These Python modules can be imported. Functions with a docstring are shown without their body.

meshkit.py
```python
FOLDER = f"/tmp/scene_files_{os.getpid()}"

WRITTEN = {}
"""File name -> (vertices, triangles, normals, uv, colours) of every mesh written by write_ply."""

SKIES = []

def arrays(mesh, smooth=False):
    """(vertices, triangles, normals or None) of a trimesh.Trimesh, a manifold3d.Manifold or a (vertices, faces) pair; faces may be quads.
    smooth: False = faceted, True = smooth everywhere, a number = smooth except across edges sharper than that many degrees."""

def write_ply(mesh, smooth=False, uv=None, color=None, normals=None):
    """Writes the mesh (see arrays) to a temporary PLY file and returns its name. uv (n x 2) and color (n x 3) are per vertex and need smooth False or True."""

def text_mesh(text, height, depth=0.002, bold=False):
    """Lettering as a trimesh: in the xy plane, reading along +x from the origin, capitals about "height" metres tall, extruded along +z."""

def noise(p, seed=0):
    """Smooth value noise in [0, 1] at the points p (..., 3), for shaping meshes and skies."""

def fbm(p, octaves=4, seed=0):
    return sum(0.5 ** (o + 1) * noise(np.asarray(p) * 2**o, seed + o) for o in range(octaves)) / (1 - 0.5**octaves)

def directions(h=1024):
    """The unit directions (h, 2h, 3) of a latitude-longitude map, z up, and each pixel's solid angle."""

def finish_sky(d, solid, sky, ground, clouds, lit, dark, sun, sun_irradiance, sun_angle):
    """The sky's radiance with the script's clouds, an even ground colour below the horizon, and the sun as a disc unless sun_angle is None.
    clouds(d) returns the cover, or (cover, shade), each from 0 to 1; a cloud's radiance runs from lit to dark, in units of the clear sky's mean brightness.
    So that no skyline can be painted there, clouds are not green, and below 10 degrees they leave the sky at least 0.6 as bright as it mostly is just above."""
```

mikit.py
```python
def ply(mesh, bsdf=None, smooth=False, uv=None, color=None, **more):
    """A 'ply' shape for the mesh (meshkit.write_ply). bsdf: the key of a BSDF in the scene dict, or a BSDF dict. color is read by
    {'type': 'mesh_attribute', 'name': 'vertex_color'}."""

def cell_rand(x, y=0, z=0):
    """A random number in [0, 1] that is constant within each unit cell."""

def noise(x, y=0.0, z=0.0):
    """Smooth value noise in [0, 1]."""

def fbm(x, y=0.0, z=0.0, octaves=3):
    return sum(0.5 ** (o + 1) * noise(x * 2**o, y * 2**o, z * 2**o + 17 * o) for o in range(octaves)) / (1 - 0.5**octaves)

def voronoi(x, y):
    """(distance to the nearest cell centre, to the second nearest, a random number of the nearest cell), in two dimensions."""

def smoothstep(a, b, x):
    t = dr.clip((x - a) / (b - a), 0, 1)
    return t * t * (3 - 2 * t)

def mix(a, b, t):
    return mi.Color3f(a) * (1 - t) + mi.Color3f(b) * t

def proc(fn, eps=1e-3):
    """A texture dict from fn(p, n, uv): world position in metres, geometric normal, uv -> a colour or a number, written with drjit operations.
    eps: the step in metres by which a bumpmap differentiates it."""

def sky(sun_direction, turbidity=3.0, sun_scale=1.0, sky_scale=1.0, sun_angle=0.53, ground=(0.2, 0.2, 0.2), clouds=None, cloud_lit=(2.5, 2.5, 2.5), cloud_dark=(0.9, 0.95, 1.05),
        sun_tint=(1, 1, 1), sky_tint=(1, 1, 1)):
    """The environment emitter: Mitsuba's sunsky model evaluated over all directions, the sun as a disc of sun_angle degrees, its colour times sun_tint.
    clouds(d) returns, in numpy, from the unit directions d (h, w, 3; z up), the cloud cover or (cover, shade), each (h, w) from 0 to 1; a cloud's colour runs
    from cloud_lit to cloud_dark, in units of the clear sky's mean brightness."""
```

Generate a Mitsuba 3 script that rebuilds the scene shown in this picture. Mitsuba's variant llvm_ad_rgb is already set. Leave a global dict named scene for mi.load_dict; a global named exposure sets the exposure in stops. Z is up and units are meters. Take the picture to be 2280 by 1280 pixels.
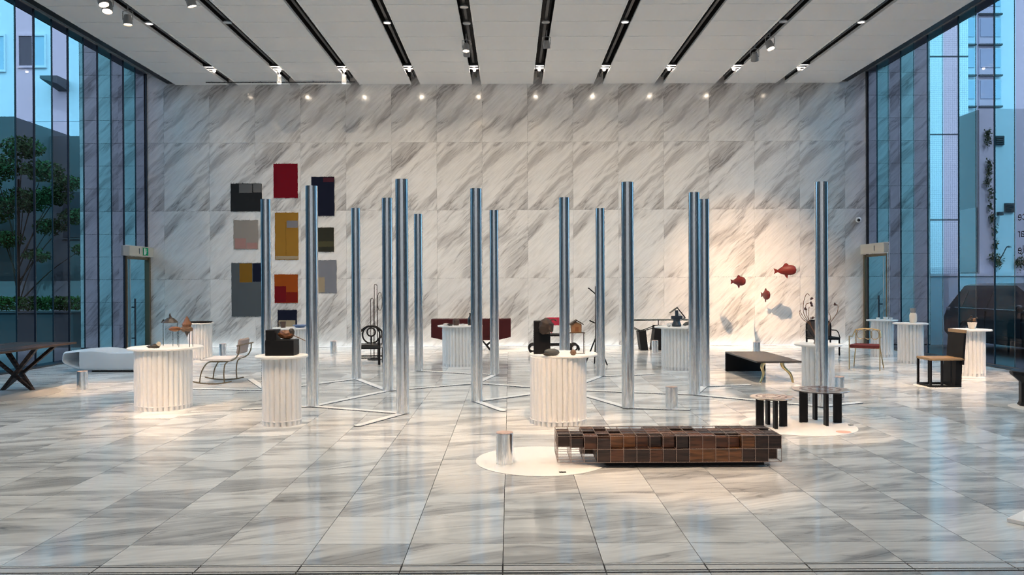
import math, random
import numpy as np, trimesh, manifold3d as m3
from shapely.geometry import Polygon, Point, box as sbox
from shapely import affinity
from shapely.ops import unary_union
import drjit as dr
import mitsuba as mi
import mikit, meshkit

T = mi.ScalarTransform4f
PI = math.pi
rng = np.random.default_rng(7)

# ------------------------------------------------------------------ camera, sky, exposure
CAM_H = 1.67
YAW, PITCH, ROLL = 0.0029, -0.0042, -0.0042
fw = np.array([math.sin(YAW) * math.cos(PITCH), math.cos(YAW) * math.cos(PITCH), math.sin(PITCH)])
rt = np.array([math.cos(YAW), -math.sin(YAW), 0.0])
up = np.cross(rt, fw)
up = -math.sin(ROLL) * rt + math.cos(ROLL) * up
eye = np.array([0.0, 0.0, CAM_H])
scene = {'type': 'scene'}
labels = {}
scene['camera'] = {'type': 'perspective', 'fov_axis': 'x', 'fov': math.degrees(2 * math.atan(1140 / 1733.2)), 'near_clip': 0.05, 'far_clip': 500.0,
                   'to_world': T().look_at(origin=eye.tolist(), target=(eye + fw).tolist(), up=up.tolist())}
LIGHT = 1 / 32.0      # every light is this much weaker and the exposure as much longer
SKY_SCALE = 30.0 * LIGHT
scene['sky'] = mikit.sky((0.25, -0.55, 0.8), turbidity=4.0, sun_scale=0.0, sky_scale=SKY_SCALE, ground=(0.25, 0.25, 0.25),
                         clouds=lambda d: (np.full(d.shape[:2], 0.9), 0.5 * meshkit.fbm(d * 2.5, 4, 3)), cloud_lit=(1.35, 1.35, 1.35), cloud_dark=(0.9, 0.95, 1.0))
exposure = 5.15
# the sun stands high behind the camera: it lights the fronts outside, the roof's overhang keeps it off the glass
scene['sun'] = {'type': 'directional', 'direction': [0.0, 0.64, -0.77], 'irradiance': {'type': 'rgb', 'value': [1.3 * LIGHT, 1.3 * LIGHT, 1.3 * LIGHT]}, 'sampling_weight': 4.0}
scene['sky']['sampling_weight'] = 12.0
WARM, NEUT = (1.0, 0.67, 0.41), (1.0, 0.84, 0.66)
FILL, WASH, UPPER, POOL = 31.0, 31.0, 7.5, 92.0     # spot intensities


def add_spot(pos, tgt, inten, cutoff, beam, col, weight=0.6):
    inten = inten * LIGHT
    scene[f'spot_light_{sum(k.startswith("spot_light_") for k in scene)}'] = {
        'type': 'spot', 'to_world': T().look_at(origin=list(map(float, pos)), target=list(map(float, tgt)), up=[0, 1, 0.01]),
        'intensity': {'type': 'rgb', 'value': [float(inten * c) for c in col]}, 'cutoff_angle': float(cutoff), 'beam_width': float(beam), 'sampling_weight': weight}


# ------------------------------------------------------------------ materials
def lin(r, g, b):
    v = np.array([r, g, b]) / 255.0
    return [float(x) for x in np.where(v < 0.04045, v / 12.92, ((v + 0.055) / 1.055) ** 2.4)]


def mat(key, col, rough=0.5, metal=0.0, spec=0.5, **kw):
    c = col if isinstance(col, dict) else {'type': 'rgb', 'value': list(col)}
    scene[key] = {'type': 'twosided', 'b': {'type': 'principled', 'base_color': c, 'roughness': rough, 'metallic': metal, 'specular': spec, **kw}}


def diff(key, col):
    c = col if isinstance(col, dict) else {'type': 'rgb', 'value': list(col)}
    scene[key] = {'type': 'twosided', 'b': {'type': 'diffuse', 'reflectance': c}}


X0, Y0, TS = -0.048, 5.01, 0.6


def floor_marble(p, n, uv):
    ix, iy = dr.floor((p.x - X0) / TS), dr.floor((p.y - Y0) / TS)
    r1, r2, r3 = mikit.cell_rand(ix, iy, 1), mikit.cell_rand(ix, iy, 2), mikit.cell_rand(ix, iy, 3)
    x, y = p.x + 41 * r1, p.y + 67 * r2
    yy = y - (0.55 * r3 - 0.05) * x
    w = mikit.fbm(x * 1.6, yy * 3.0, 0.0, 3)
    a = mikit.fbm(x * 1.1, yy * 6.0 + 1.6 * w, 3.0, 5)
    b = mikit.fbm(x * 1.5 + 9, yy * 11.0 + 3.0 * w, 7.0, 4)
    broad = mikit.smoothstep(0.40, 0.72, a)
    thin = 1 - mikit.smoothstep(0.0, 0.05, dr.abs(b - 0.5))
    fine = mikit.fbm(x * 4, yy * 34, 1.0, 3)
    t = dr.clip(0.12 + 0.50 * broad + 0.26 * thin * mikit.smoothstep(0.36, 0.60, a) + 0.40 * (fine - 0.5), 0, 1)
    c = mikit.mix((0.66, 0.665, 0.65), (0.20, 0.205, 0.21), t)
    return c * (0.84 + 0.18 * mikit.cell_rand(ix, iy, 5))


PW, PH, WX0 = 1.2285, 1.84, -9.33


def wall_marble(p, n, uv):
    cx, ry = dr.floor((p.x - WX0) / PW), dr.floor(p.z / PH)
    lx, lz = p.x - WX0 - cx * PW, p.z - ry * PH
    kind = dr.floor(mikit.cell_rand(cx, ry, 4) * 1.3)
    u = lx * 0.72 + lz * 0.69 + 0.06 * mikit.cell_rand(cx, ry, 9)
    v = -lx * 0.69 + lz * 0.72 + 5.3 * ry + 0.08 * mikit.cell_rand(cx, ry, 8) + 3.1 * kind
    w = mikit.fbm(u * 1.4, v * 1.6, ry, 3)
    w2 = mikit.fbm(u * 4.1, v * 5.0, 4.0 + ry, 3)
    a = mikit.fbm(u * 0.8 + 5, v * 4.6 + 0.9 * w, 2.0, 5)
    b = mikit.fbm(u * 0.9 + 3, v * 8.0 + 1.2 * w + 0.5 * w2, 6.0, 4)
    broad = mikit.smoothstep(0.46, 0.74, a)
    thin = 1 - mikit.smoothstep(0.0, 0.05, dr.abs(b - 0.5))
    fine = mikit.fbm(u * 3.5, v * 38 + w2, 1.0, 3)
    t = dr.clip(0.06 + 0.48 * broad + 0.32 * thin * mikit.smoothstep(0.36, 0.60, a) + 0.36 * (fine - 0.5), 0, 1)
    return mikit.mix((0.78, 0.765, 0.745), (0.21, 0.19, 0.18), t)


def wood_grain(p, n, uv):
    g = mikit.fbm(p.x * 4, p.y * 30, p.z * 30, 3)
    return mikit.mix((0.20, 0.070, 0.022), (0.055, 0.020, 0.009), mikit.smoothstep(0.35, 0.68, g))


def dark_grain(p, n, uv):
    g = mikit.fbm(p.x * 30, p.y * 3, p.z * 30, 3)
    return mikit.mix((0.060, 0.035, 0.026), (0.020, 0.012, 0.010), mikit.smoothstep(0.35, 0.68, g))


def tile_grid(p, n, uv):
    fx, fz = p.x / 0.068 - dr.floor(p.x / 0.068), p.z / 0.068 - dr.floor(p.z / 0.068)
    g = dr.maximum(mikit.smoothstep(0.80, 0.90, fx), mikit.smoothstep(0.80, 0.90, fz))
    return mikit.mix((0.80, 0.82, 0.84), (0.46, 0.49, 0.52), g)


def weave(p, n, uv):
    g = mikit.fbm(p.x * 60, p.y * 60, p.z * 160, 2)
    return mi.Color3f(0.75 + 0.5 * g)


mat('floor_marble_mat', mikit.proc(floor_marble), rough=0.10, spec=0.55)
mat('wall_marble_mat', mikit.proc(wall_marble), rough=0.13, spec=0.5)
mat('wood_mat', mikit.proc(wood_grain), rough=0.35)
mat('dark_wood_mat', mikit.proc(dark_grain), rough=0.4, spec=0.3)
diff('tile_grid_mat', mikit.proc(tile_grid))
diff('joint_mat', (0.06, 0.06, 0.06))
diff('ceiling_mat', (0.86, 0.855, 0.835))
mat('slot_mat', (0.012, 0.011, 0.011), rough=0.5)
mat('track_mat', (0.05, 0.048, 0.046), rough=0.4)
diff('trim_white_mat', (0.85, 0.84, 0.82))
mat('mullion_mat', (0.012, 0.028, 0.045), rough=0.35)
mat('white_mat', (0.80, 0.785, 0.77), rough=0.45)
mat('disc_white_mat', (0.82, 0.80, 0.76), rough=0.35)
mat('black_mat', (0.007, 0.007, 0.008), rough=0.5, spec=0.2)
mat('black_gloss_mat', (0.012, 0.012, 0.013), rough=0.2)
mat('gray_dark_mat', (0.07, 0.075, 0.07), rough=0.5)
mat('bronze_mat', (0.23, 0.18, 0.12), rough=0.35, metal=0.8)
mat('brass_mat', (0.78, 0.60, 0.30), rough=0.2, metal=1.0)
mat('gold_mat', (0.62, 0.47, 0.26), rough=0.3, metal=1.0)
mat('copper_mat', (0.85, 0.50, 0.36), rough=0.25, metal=0.6)
mat('aluminium_mat', (0.70, 0.70, 0.69), rough=0.3, metal=0.9)
mat('beige_metal_mat', (0.56, 0.53, 0.45), rough=0.45)
scene['chrome_mat'] = {'type': 'twosided', 'b': {'type': 'roughconductor', 'material': 'none', 'alpha': 0.045, 'specular_reflectance': {'type': 'rgb', 'value': [0.80, 0.81, 0.82]}}}
scene['tint_glass_mat'] = {'type': 'thindielectric', 'int_ior': 1.28, 'specular_reflectance': {'type': 'rgb', 'value': [0.22, 0.22, 0.23]}, 'specular_transmittance': {'type': 'rgb', 'value': [0.20, 0.52, 0.70]}}
scene['clear_glass_mat'] = {'type': 'thindielectric', 'int_ior': 1.28, 'specular_reflectance': {'type': 'rgb', 'value': [0.22, 0.22, 0.23]}, 'specular_transmittance': {'type': 'rgb', 'value': [0.25, 0.32, 0.46]}}
mat('leaf_brown_mat', (0.17, 0.065, 0.024), rough=0.4)
mat('leaf_dark_mat', (0.035, 0.025, 0.018), rough=0.45)
mat('driftwood_mat', (0.16, 0.09, 0.05), rough=0.6)
mat('cream_mat', (0.62, 0.52, 0.38), rough=0.5)
mat('stone_white_mat', (0.72, 0.70, 0.67), rough=0.5)
mat('pot_brown_mat', (0.09, 0.05, 0.035), rough=0.4)
mat('blue_plate_mat', (0.16, 0.24, 0.42), rough=0.3)
mat('navy_ceramic_mat', (0.018, 0.03, 0.045), rough=0.45)
mat('orange_fruit_mat', (0.42, 0.11, 0.045), rough=0.5)
mat('fish_red_mat', (0.125, 0.014, 0.012), rough=0.4, spec=0.3)
mat('red_panel_mat', (0.35, 0.018, 0.045), rough=0.35)
mat('maroon_mat', (0.040, 0.005, 0.006), rough=0.35, spec=0.25)
mat('seat_red_mat', (0.10, 0.010, 0.009), rough=0.7)
mat('tan_mat', (0.33, 0.21, 0.11), rough=0.5)
mat('mesh_mat', (0.055, 0.045, 0.04), rough=0.6)
mat('grey_pad_mat', (0.33, 0.27, 0.25), rough=0.7)
mat('seat_white_mat', (0.66, 0.62, 0.60), rough=0.6)
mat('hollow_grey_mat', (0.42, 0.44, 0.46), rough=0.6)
CL = dict(charcoal=(38, 40, 42), mid_grey=(104, 104, 104), crimson=(116, 10, 28), navy=(22, 26, 44), plum=(72, 32, 44), taupe=(150, 142, 134), rose=(168, 128, 122),
          mustard=(150, 110, 44), slate=(84, 90, 94), fog=(122, 122, 128), ochre=(128, 92, 32), olive=(50, 50, 42), moss=(74, 72, 52), rust=(150, 70, 22), brick=(116, 26, 18),
          wine=(110, 16, 24), blue_grey=(124, 126, 134), sand=(160, 144, 120))
for k, v in CL.items():
    mat('cloth_' + k, [0.88 * c for c in lin(*v)], rough=0.9, spec=0.15)
# outside
diff('facade_white_mat', (0.66, 0.66, 0.70))
diff('facade_grey_mat', (0.10, 0.12, 0.125))
diff('planter_mat', (0.07, 0.085, 0.09))
diff('floor_disc_grey_mat', (0.42, 0.42, 0.42))
diff('panel_pale_mat', (0.52, 0.60, 0.66))
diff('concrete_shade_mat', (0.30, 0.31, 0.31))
diff('street_mat', (0.14, 0.15, 0.155))
mat('window_dark_mat', (0.04, 0.05, 0.06), rough=0.15)
mat('window_blue_mat', (0.30, 0.42, 0.52), rough=0.15)
diff('leaf_green_mat', (0.035, 0.075, 0.030))
diff('hedge_mat', (0.030, 0.070, 0.020))
diff('bark_mat', (0.05, 0.04, 0.03))
mat('car_paint_mat', (0.020, 0.024, 0.023), rough=0.32)
mat('car_glass_mat', (0.02, 0.03, 0.035), rough=0.08)
mat('tyre_mat', (0.012, 0.012, 0.012), rough=0.8)
mat('rim_mat', (0.50, 0.52, 0.53), rough=0.35, metal=0.2)
diff('letter_mat', (0.015, 0.015, 0.018))
mat('lamp_body_mat', (0.30, 0.29, 0.28), rough=0.4)
mat('lamp_white_mat', (0.80, 0.79, 0.77), rough=0.4)


# ------------------------------------------------------------------ mesh helpers
def cat_(*ms):
    out = []
    for m in ms:
        out += list(m) if isinstance(m, (list, tuple)) else [m]
    return trimesh.util.concatenate(out)


def box(a, b, bev=0.0):
    a, b = np.minimum(a, b).astype(float), np.maximum(a, b).astype(float)
    if bev <= 0:
        m = trimesh.creation.box(b - a)
        m.apply_translation((a + b) / 2)
        return m
    bev = min(bev, 0.45 * (b - a).min())
    pts = []
    for s in np.ndindex(2, 2, 2):
        c = np.where(np.array(s) == 0, a, b)
        d = np.where(np.array(s) == 0, 1, -1) * bev
        for k in range(3):
            q = c + d
            q[k] = c[k]
            pts.append(q)
    return trimesh.convex.convex_hull(np.array(pts))


def hull(pts):
    return trimesh.convex.convex_hull(np.array(pts, float))


def lathe(profile, n=32, c=(0, 0, 0)):
    m = trimesh.creation.revolve(np.array(profile, float), sections=n)
    m.apply_translation(c)
    return m


def disc(c, r, h, n=48, bev=None):
    bev = min(h * 0.3, 0.006) if bev is None else bev
    return lathe([(0, 0), (r - bev, 0), (r, bev), (r, h - bev), (r - bev, h), (0, h)], n, c)


def tube(pts, r, n=8, closed=False):
    p = np.asarray(pts, float)
    k = len(p)
    if closed:
        t = np.roll(p, -1, 0) - np.roll(p, 1, 0)
    else:
        t = np.gradient(p, axis=0)
    t /= np.linalg.norm(t, axis=1, keepdims=True) + 1e-12
    a = np.cross(t[0], [0, 0, 1] if abs(t[0][2]) < 0.9 else [1, 0, 0])
    fr = []
    for i in range(k):
        a = a - t[i] * (a @ t[i])
        a /= np.linalg.norm(a) + 1e-12
        fr.append((a, np.cross(t[i], a)))
    rr = np.broadcast_to(r, (k,))
    ang = np.arange(n) * 2 * PI / n
    v = np.array([p[i] + rr[i] * (math.cos(q) * fr[i][0] + math.sin(q) * fr[i][1]) for i in range(k) for q in ang])
    f = []
    for i in range(k if closed else k - 1):
        j = (i + 1) % k
        for q in range(n):
            s = (q + 1) % n
            f += [[i * n + q, i * n + s, j * n + s], [i * n + q, j * n + s, j * n + q]]
    if not closed:
        v = np.vstack([v, p[0], p[-1]])
        for q in range(n):
            s = (q + 1) % n
            f += [[k * n, s, q], [k * n + 1, (k - 1) * n + q, (k - 1) * n + s]]
    return trimesh.Trimesh(v, np.array(f), process=False)


def curve(ctrl, n=16):
    """Catmull-Rom through the control points."""
    c = np.asarray(ctrl, float)
    c = np.vstack([2 * c[0] - c[1], c, 2 * c[-1] - c[-2]])
    out = []
    for i in range(1, len(c) - 2):
        for s in np.linspace(0, 1, n, endpoint=False):
            a, b, d, e = c[i - 1], c[i], c[i + 1], c[i + 2]
            out.append(0.5 * (2 * b + (d - a) * s + (2 * a - 5 * b + 4 * d - e) * s * s + (-a + 3 * b - 3 * d + e) * s ** 3))
    out.append(c[-2])
    return np.array(out)


def arc(c, r, a0, a1, n=20, plane='xz'):
    a = np.linspace(math.radians(a0), math.radians(a1), n)
    o = np.zeros((n, 3))
    i, j = {'xz': (0, 2), 'xy': (0, 1), 'yz': (1, 2)}[plane]
    o[:, i], o[:, j] = r * np.cos(a), r * np.sin(a)
    return o + np.array(c)


def extr(poly, h):
    return trimesh.creation.extrude_polygon(poly, h, engine='earcut')


def prism_xz(poly, y0, y1):
    """A polygon in (x, z), pushed from y0 to y1."""
    m = extr(poly, y1 - y0)
    v = m.vertices.copy()
    m.vertices = np.stack([v[:, 0], y1 - v[:, 2], v[:, 1]], 1)
    return m


def prism_yz(poly, x0, x1):
    m = extr(poly, x1 - x0)
    v = m.vertices.copy()
    m.vertices = np.stack([x0 + v[:, 2], v[:, 0], v[:, 1]], 1)
    return m


def prism_xy(poly, z0, z1):
    m = extr(poly, z1 - z0)
    m.apply_translation([0, 0, z0])
    return m


def rotz(m, deg, about=(0, 0, 0)):
    m.apply_transform(trimesh.transformations.rotation_matrix(math.radians(deg), [0, 0, 1], about))
    return m


def rot(m, deg, axis, about=(0, 0, 0)):
    m.apply_transform(trimesh.transformations.rotation_matrix(math.radians(deg), axis, about))
    return m


def move(m, d):
    m.apply_translation(d)
    return m


def man(m):
    return m3.Manifold(m3.Mesh(np.asarray(m.vertices, np.float32), np.asarray(m.faces, np.uint32)))


def tri(M):
    q = M.to_mesh()
    return trimesh.Trimesh(q.vert_properties[:, :3], q.tri_verts, process=False)


def blob(c, r, sub=3, amp=0.0, freq=3.0, seed=0):
    m = trimesh.creation.icosphere(subdivisions=sub, radius=1.0)
    v = m.vertices.copy()
    if amp:
        v *= (1 + amp * (meshkit.fbm(v * freq, 3, seed) - 0.5) * 2)[:, None]
    m.vertices = v * np.array(r) + np.array(c)
    return m


# ------------------------------------------------------------------ naming helpers
def numbered(name):
    taken = lambda k: k in scene or k in labels or any(s.startswith(k + '__') for s in scene)
    if not taken(name):
        return name
    i = 1
    while taken(f'{name}_{i:03d}'):
        i += 1
    return f'{name}_{i:03d}'


COUNT = {}


def key_for(base):
    if base not in COUNT:
        COUNT[base] = 0
        return base
    COUNT[base] += 1
    return f'{base}_{COUNT[base]:03d}'


def thing(name, label, cat, group=None, kind=None):
    k = key_for(name)
    labels[k] = {'label': label, 'category': cat}
    if group:
        labels[k]['group'] = group
    if kind:
        labels[k]['kind'] = kind
    return k


def part(par, name, mesh, m, smooth=30, label=None, **kw):
    k = key_for(f'{par}__{name}')
    scene[k] = mikit.ply(mesh, m, smooth=smooth, **kw)
    if label:
        labels[k] = {'label': label}
    return k


def single(name, mesh, m, label, cat, group=None, smooth=30, kind=None):
    k = thing(name, label, cat, group, kind)
    scene[k] = mikit.ply(mesh, m, smooth=smooth)
    return k


def struct(name, mesh=None, m=None, label=None, smooth=False):
    labels[name] = {'kind': 'structure'}
    if label:
        labels[name]['label'] = label
    COUNT.setdefault(name, 0)
    if mesh is not None:
        scene[name] = mikit.ply(mesh, m, smooth=smooth)
    return name


def sub(par, name, ply, x=0, y=0, z=0):
    """One more entry that shares a ply dict, moved to (x, y, z)."""
    k = key_for(f'{par}__{name}')
    scene[k] = {**ply, 'to_world': T().translate([float(x), float(y), float(z)])}
    return k


XL, XR, YW, HC = -9.80, 9.68, 21.1, 7.09
CL_, CR_ = -9.0, 8.94          # the ceiling's edges

# ------------------------------------------------------------------ floor
YF = -8.0
struct('floor', box((XL - 0.3, YF - 0.3, -0.10), (XR + 0.3, YW + 0.3, -0.012)), 'joint_mat', 'polished grey veined marble floor laid in square tiles')
tile_ply = mikit.ply(move(box((-0.2978, -0.2983, -0.012), (0.2978, 0.2983, 0.0)), (0, 0, 0)), 'floor_marble_mat')
near_tile = mikit.ply(box((-0.2978, -0.18, -0.012), (0.2978, 0.18, 0.0)), 'floor_marble_mat')
in_view = set()
for k in range(-1, 13):
    ya, yb = Y0 + k * TS, Y0 + (k + 1) * TS
    half = 0.665 * yb + 0.05
    for i in range(-17, 17):
        xa, xb = X0 + i * TS, X0 + (i + 1) * TS
        if xb < -half or xa > half or xa < XL or xb > XR:
            continue
        in_view.add((i, k))
        if k == -1:
            sub('floor', 'tile', near_tile, (xa + xb) / 2, 4.648 + 0.18, 0)
        else:
            sub('floor', 'tile', tile_ply, (xa + xb) / 2, (ya + yb) / 2, 0)
rest = []
for k in range(-22, 27):
    for i in range(-17, 17):
        if (i, k) in in_view:
            continue
        xa, xb = max(X0 + i * TS, XL - 0.02), min(X0 + (i + 1) * TS, XR + 0.02)
        ya, yb = Y0 + k * TS, min(Y0 + (k + 1) * TS, YW)
        if k == -1:
            rest.append(box((xa + 0.0022, 4.648, -0.012), (xb - 0.0022, 5.008, 0)))
            continue
        if k == -2:
            yb = 4.486
        if xb - xa > 0.02 and yb - ya > 0.02:
            rest.append(box((xa + 0.0022, ya + 0.0017, -0.012), (xb - 0.0022, yb - 0.0017, 0)))
k = part('floor', 'tile_field', cat_(rest), 'floor_marble_mat', smooth=False)
labels[k] = {'kind': 'stuff'}
# metal slot grille set in the floor near the camera
struct('trim_1', box((XL, 4.490, -0.012), (XR, 4.642, -0.004)), 'joint_mat', 'slotted metal floor grille crossing the floor')
bar = mikit.ply(box((-0.296, -0.036, -0.004), (0.296, 0.036, 0.001), 0.002), 'grille_mat')
mat('grille_mat', (0.55, 0.55, 0.54), rough=0.35, metal=0.3)
lip = mikit.ply(box((-0.296, -0.008, -0.004), (0.296, 0.008, 0.001)), 'grille_mat')
for i in range(-6, 7):
    sub('trim_1', 'grille_bar', bar, X0 + 0.3 + i * TS, 4.575)
    sub('trim_1', 'grille_lip', lip, X0 + 0.3 + i * TS, 4.630)
    sub('trim_1', 'grille_lip', lip, X0 + 0.3 + i * TS, 4.515)

# ------------------------------------------------------------------ back wall
struct('wall_back', box((-11.62, YW, -0.1), (11.42, YW + 0.4, 9.5)), 'joint_mat', 'tall back wall clad in large slabs of white marble with grey diagonal veins')
cols = [XL + 0.02] + [WX0 + i * PW for i in range(16)] + [XR - 0.02]
rows_ = [0.0, PH, 2 * PH, 3 * PH, HC + 0.35]
for i in range(len(cols) - 1):
    for j in range(4):
        part('wall_back', 'panel', box((cols[i] + 0.0015, YW - 0.02, rows_[j] + 0.0015), (cols[i + 1] - 0.0015, YW + 0.001, rows_[j + 1] - 0.0015)), 'wall_marble_mat', smooth=False)
# the same cladding outside the glass, in lower courses
CO = PH / 3
for nm, xs in (('wall_outside_left', (-11.6, -10.7, XL - 0.06)), ('wall_outside_right', (XR + 0.06, 10.55, 11.4))):
    struct(nm, box((xs[0], YW - 0.012, -0.05), (xs[-1], YW, 9.4)), 'joint_mat', 'marble cladding carried on outside the glass')
    for a, b in zip(xs[:-1], xs[1:]):
        for j in range(15):
            part(nm, 'panel', box((a + 0.003, YW - 0.03, j * CO + 0.004), (b - 0.003, YW - 0.011, (j + 1) * CO - 0.004)), 'wall_marble_mat', smooth=False)

# ------------------------------------------------------------------ ceiling
struct('ceiling', box((XL - 0.5, YF - 0.2, HC + 0.42), (XR + 0.5, YW + 0.4, HC + 0.62)), 'slot_mat', 'white panelled ceiling cut by ten black lighting slots')
SX = [-7.44 + 1.642 * k for k in range(10)]
SW = 0.135
edges = [CL_] + [e for s in SX for e in (s - SW, s + SW)] + [CR_]
jy = [YW - 0.005, 19.90, 18.97, 18.05, 17.06, 16.08, 15.11, 14.1, 11.1, 8.1, 5.1, 2.1, -0.9, -3.9, YF]
for b in range(11):
    xa, xb = edges[2 * b], edges[2 * b + 1]
    for j in range(len(jy) - 1):
        part('ceiling', 'panel', box((xa, jy[j + 1] + 0.006, HC), (xb, jy[j] - 0.006, HC + 0.06)), 'ceiling_mat', smooth=False)
for s in SX:
    for sg in (-1, 1):
        part('ceiling', 'slot_trim', box((s + sg * (SW - 0.014), YF, HC - 0.012), (s + sg * (SW + 0.012), YW - 0.02, HC + 0.03)), 'trim_white_mat', smooth=False)
        part('ceiling', 'slot_side', box((s + sg * (SW + 0.0), YF, HC + 0.06), (s + sg * (SW + 0.02), YW - 0.02, HC + 0.42)), 'slot_mat', smooth=False)
    part('ceiling', 'light_track', box((s - 0.028, YF, HC + 0.05), (s + 0.028, YW - 0.5, HC + 0.10)), 'track_mat', smooth=False)
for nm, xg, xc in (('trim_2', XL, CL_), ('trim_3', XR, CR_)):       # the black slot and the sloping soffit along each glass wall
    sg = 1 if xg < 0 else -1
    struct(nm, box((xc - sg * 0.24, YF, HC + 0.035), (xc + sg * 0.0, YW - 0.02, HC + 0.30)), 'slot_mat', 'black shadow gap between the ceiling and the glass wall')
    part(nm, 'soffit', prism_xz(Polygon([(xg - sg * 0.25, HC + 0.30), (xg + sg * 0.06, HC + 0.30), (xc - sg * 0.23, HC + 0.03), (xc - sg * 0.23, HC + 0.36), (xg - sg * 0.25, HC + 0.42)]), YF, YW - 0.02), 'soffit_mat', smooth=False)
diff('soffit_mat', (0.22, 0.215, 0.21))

# ------------------------------------------------------------------ glass side walls
BAY = 1.24
for nm, xg, sg in (('window_1', XL, 1), ('window_2', XR, -1)):
    struct(nm, None, None, 'floor to ceiling glass wall in tall narrow panes')
    part(nm, 'sill', box((xg - 0.12, 4.9, -0.02), (xg + sg * 0.20, YW - 0.03, 0.035)), 'mullion_mat', smooth=False)
    for kk in range(13):
        yb = YW - 0.04 - BAY * kk
        ym = yb - 0.60
        ya = yb - BAY
        z0 = 2.72 if kk == 0 else 0.035
        for (p0, p1, gm) in ((ym, yb, 'clear_glass_mat'), (ya, ym, 'tint_glass_mat')):
            v = np.array([[xg, p0, z0], [xg, p1, z0], [xg, p1, 7.40], [xg, p0, 7.40]])
            part(nm, 'pane', (v, np.array([[0, 1, 2, 3]])), gm, smooth=False)
        part(nm, 'mullion', box((xg - 0.02, yb - 0.011, z0), (xg + sg * 0.02, yb + 0.011, 7.42)), 'mullion_mat', smooth=False)
        part(nm, 'glass_joint', box((xg - 0.02, ym - 0.007, z0), (xg + 0.012, ym + 0.007, 7.42)), 'mullion_mat', smooth=False)

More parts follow.
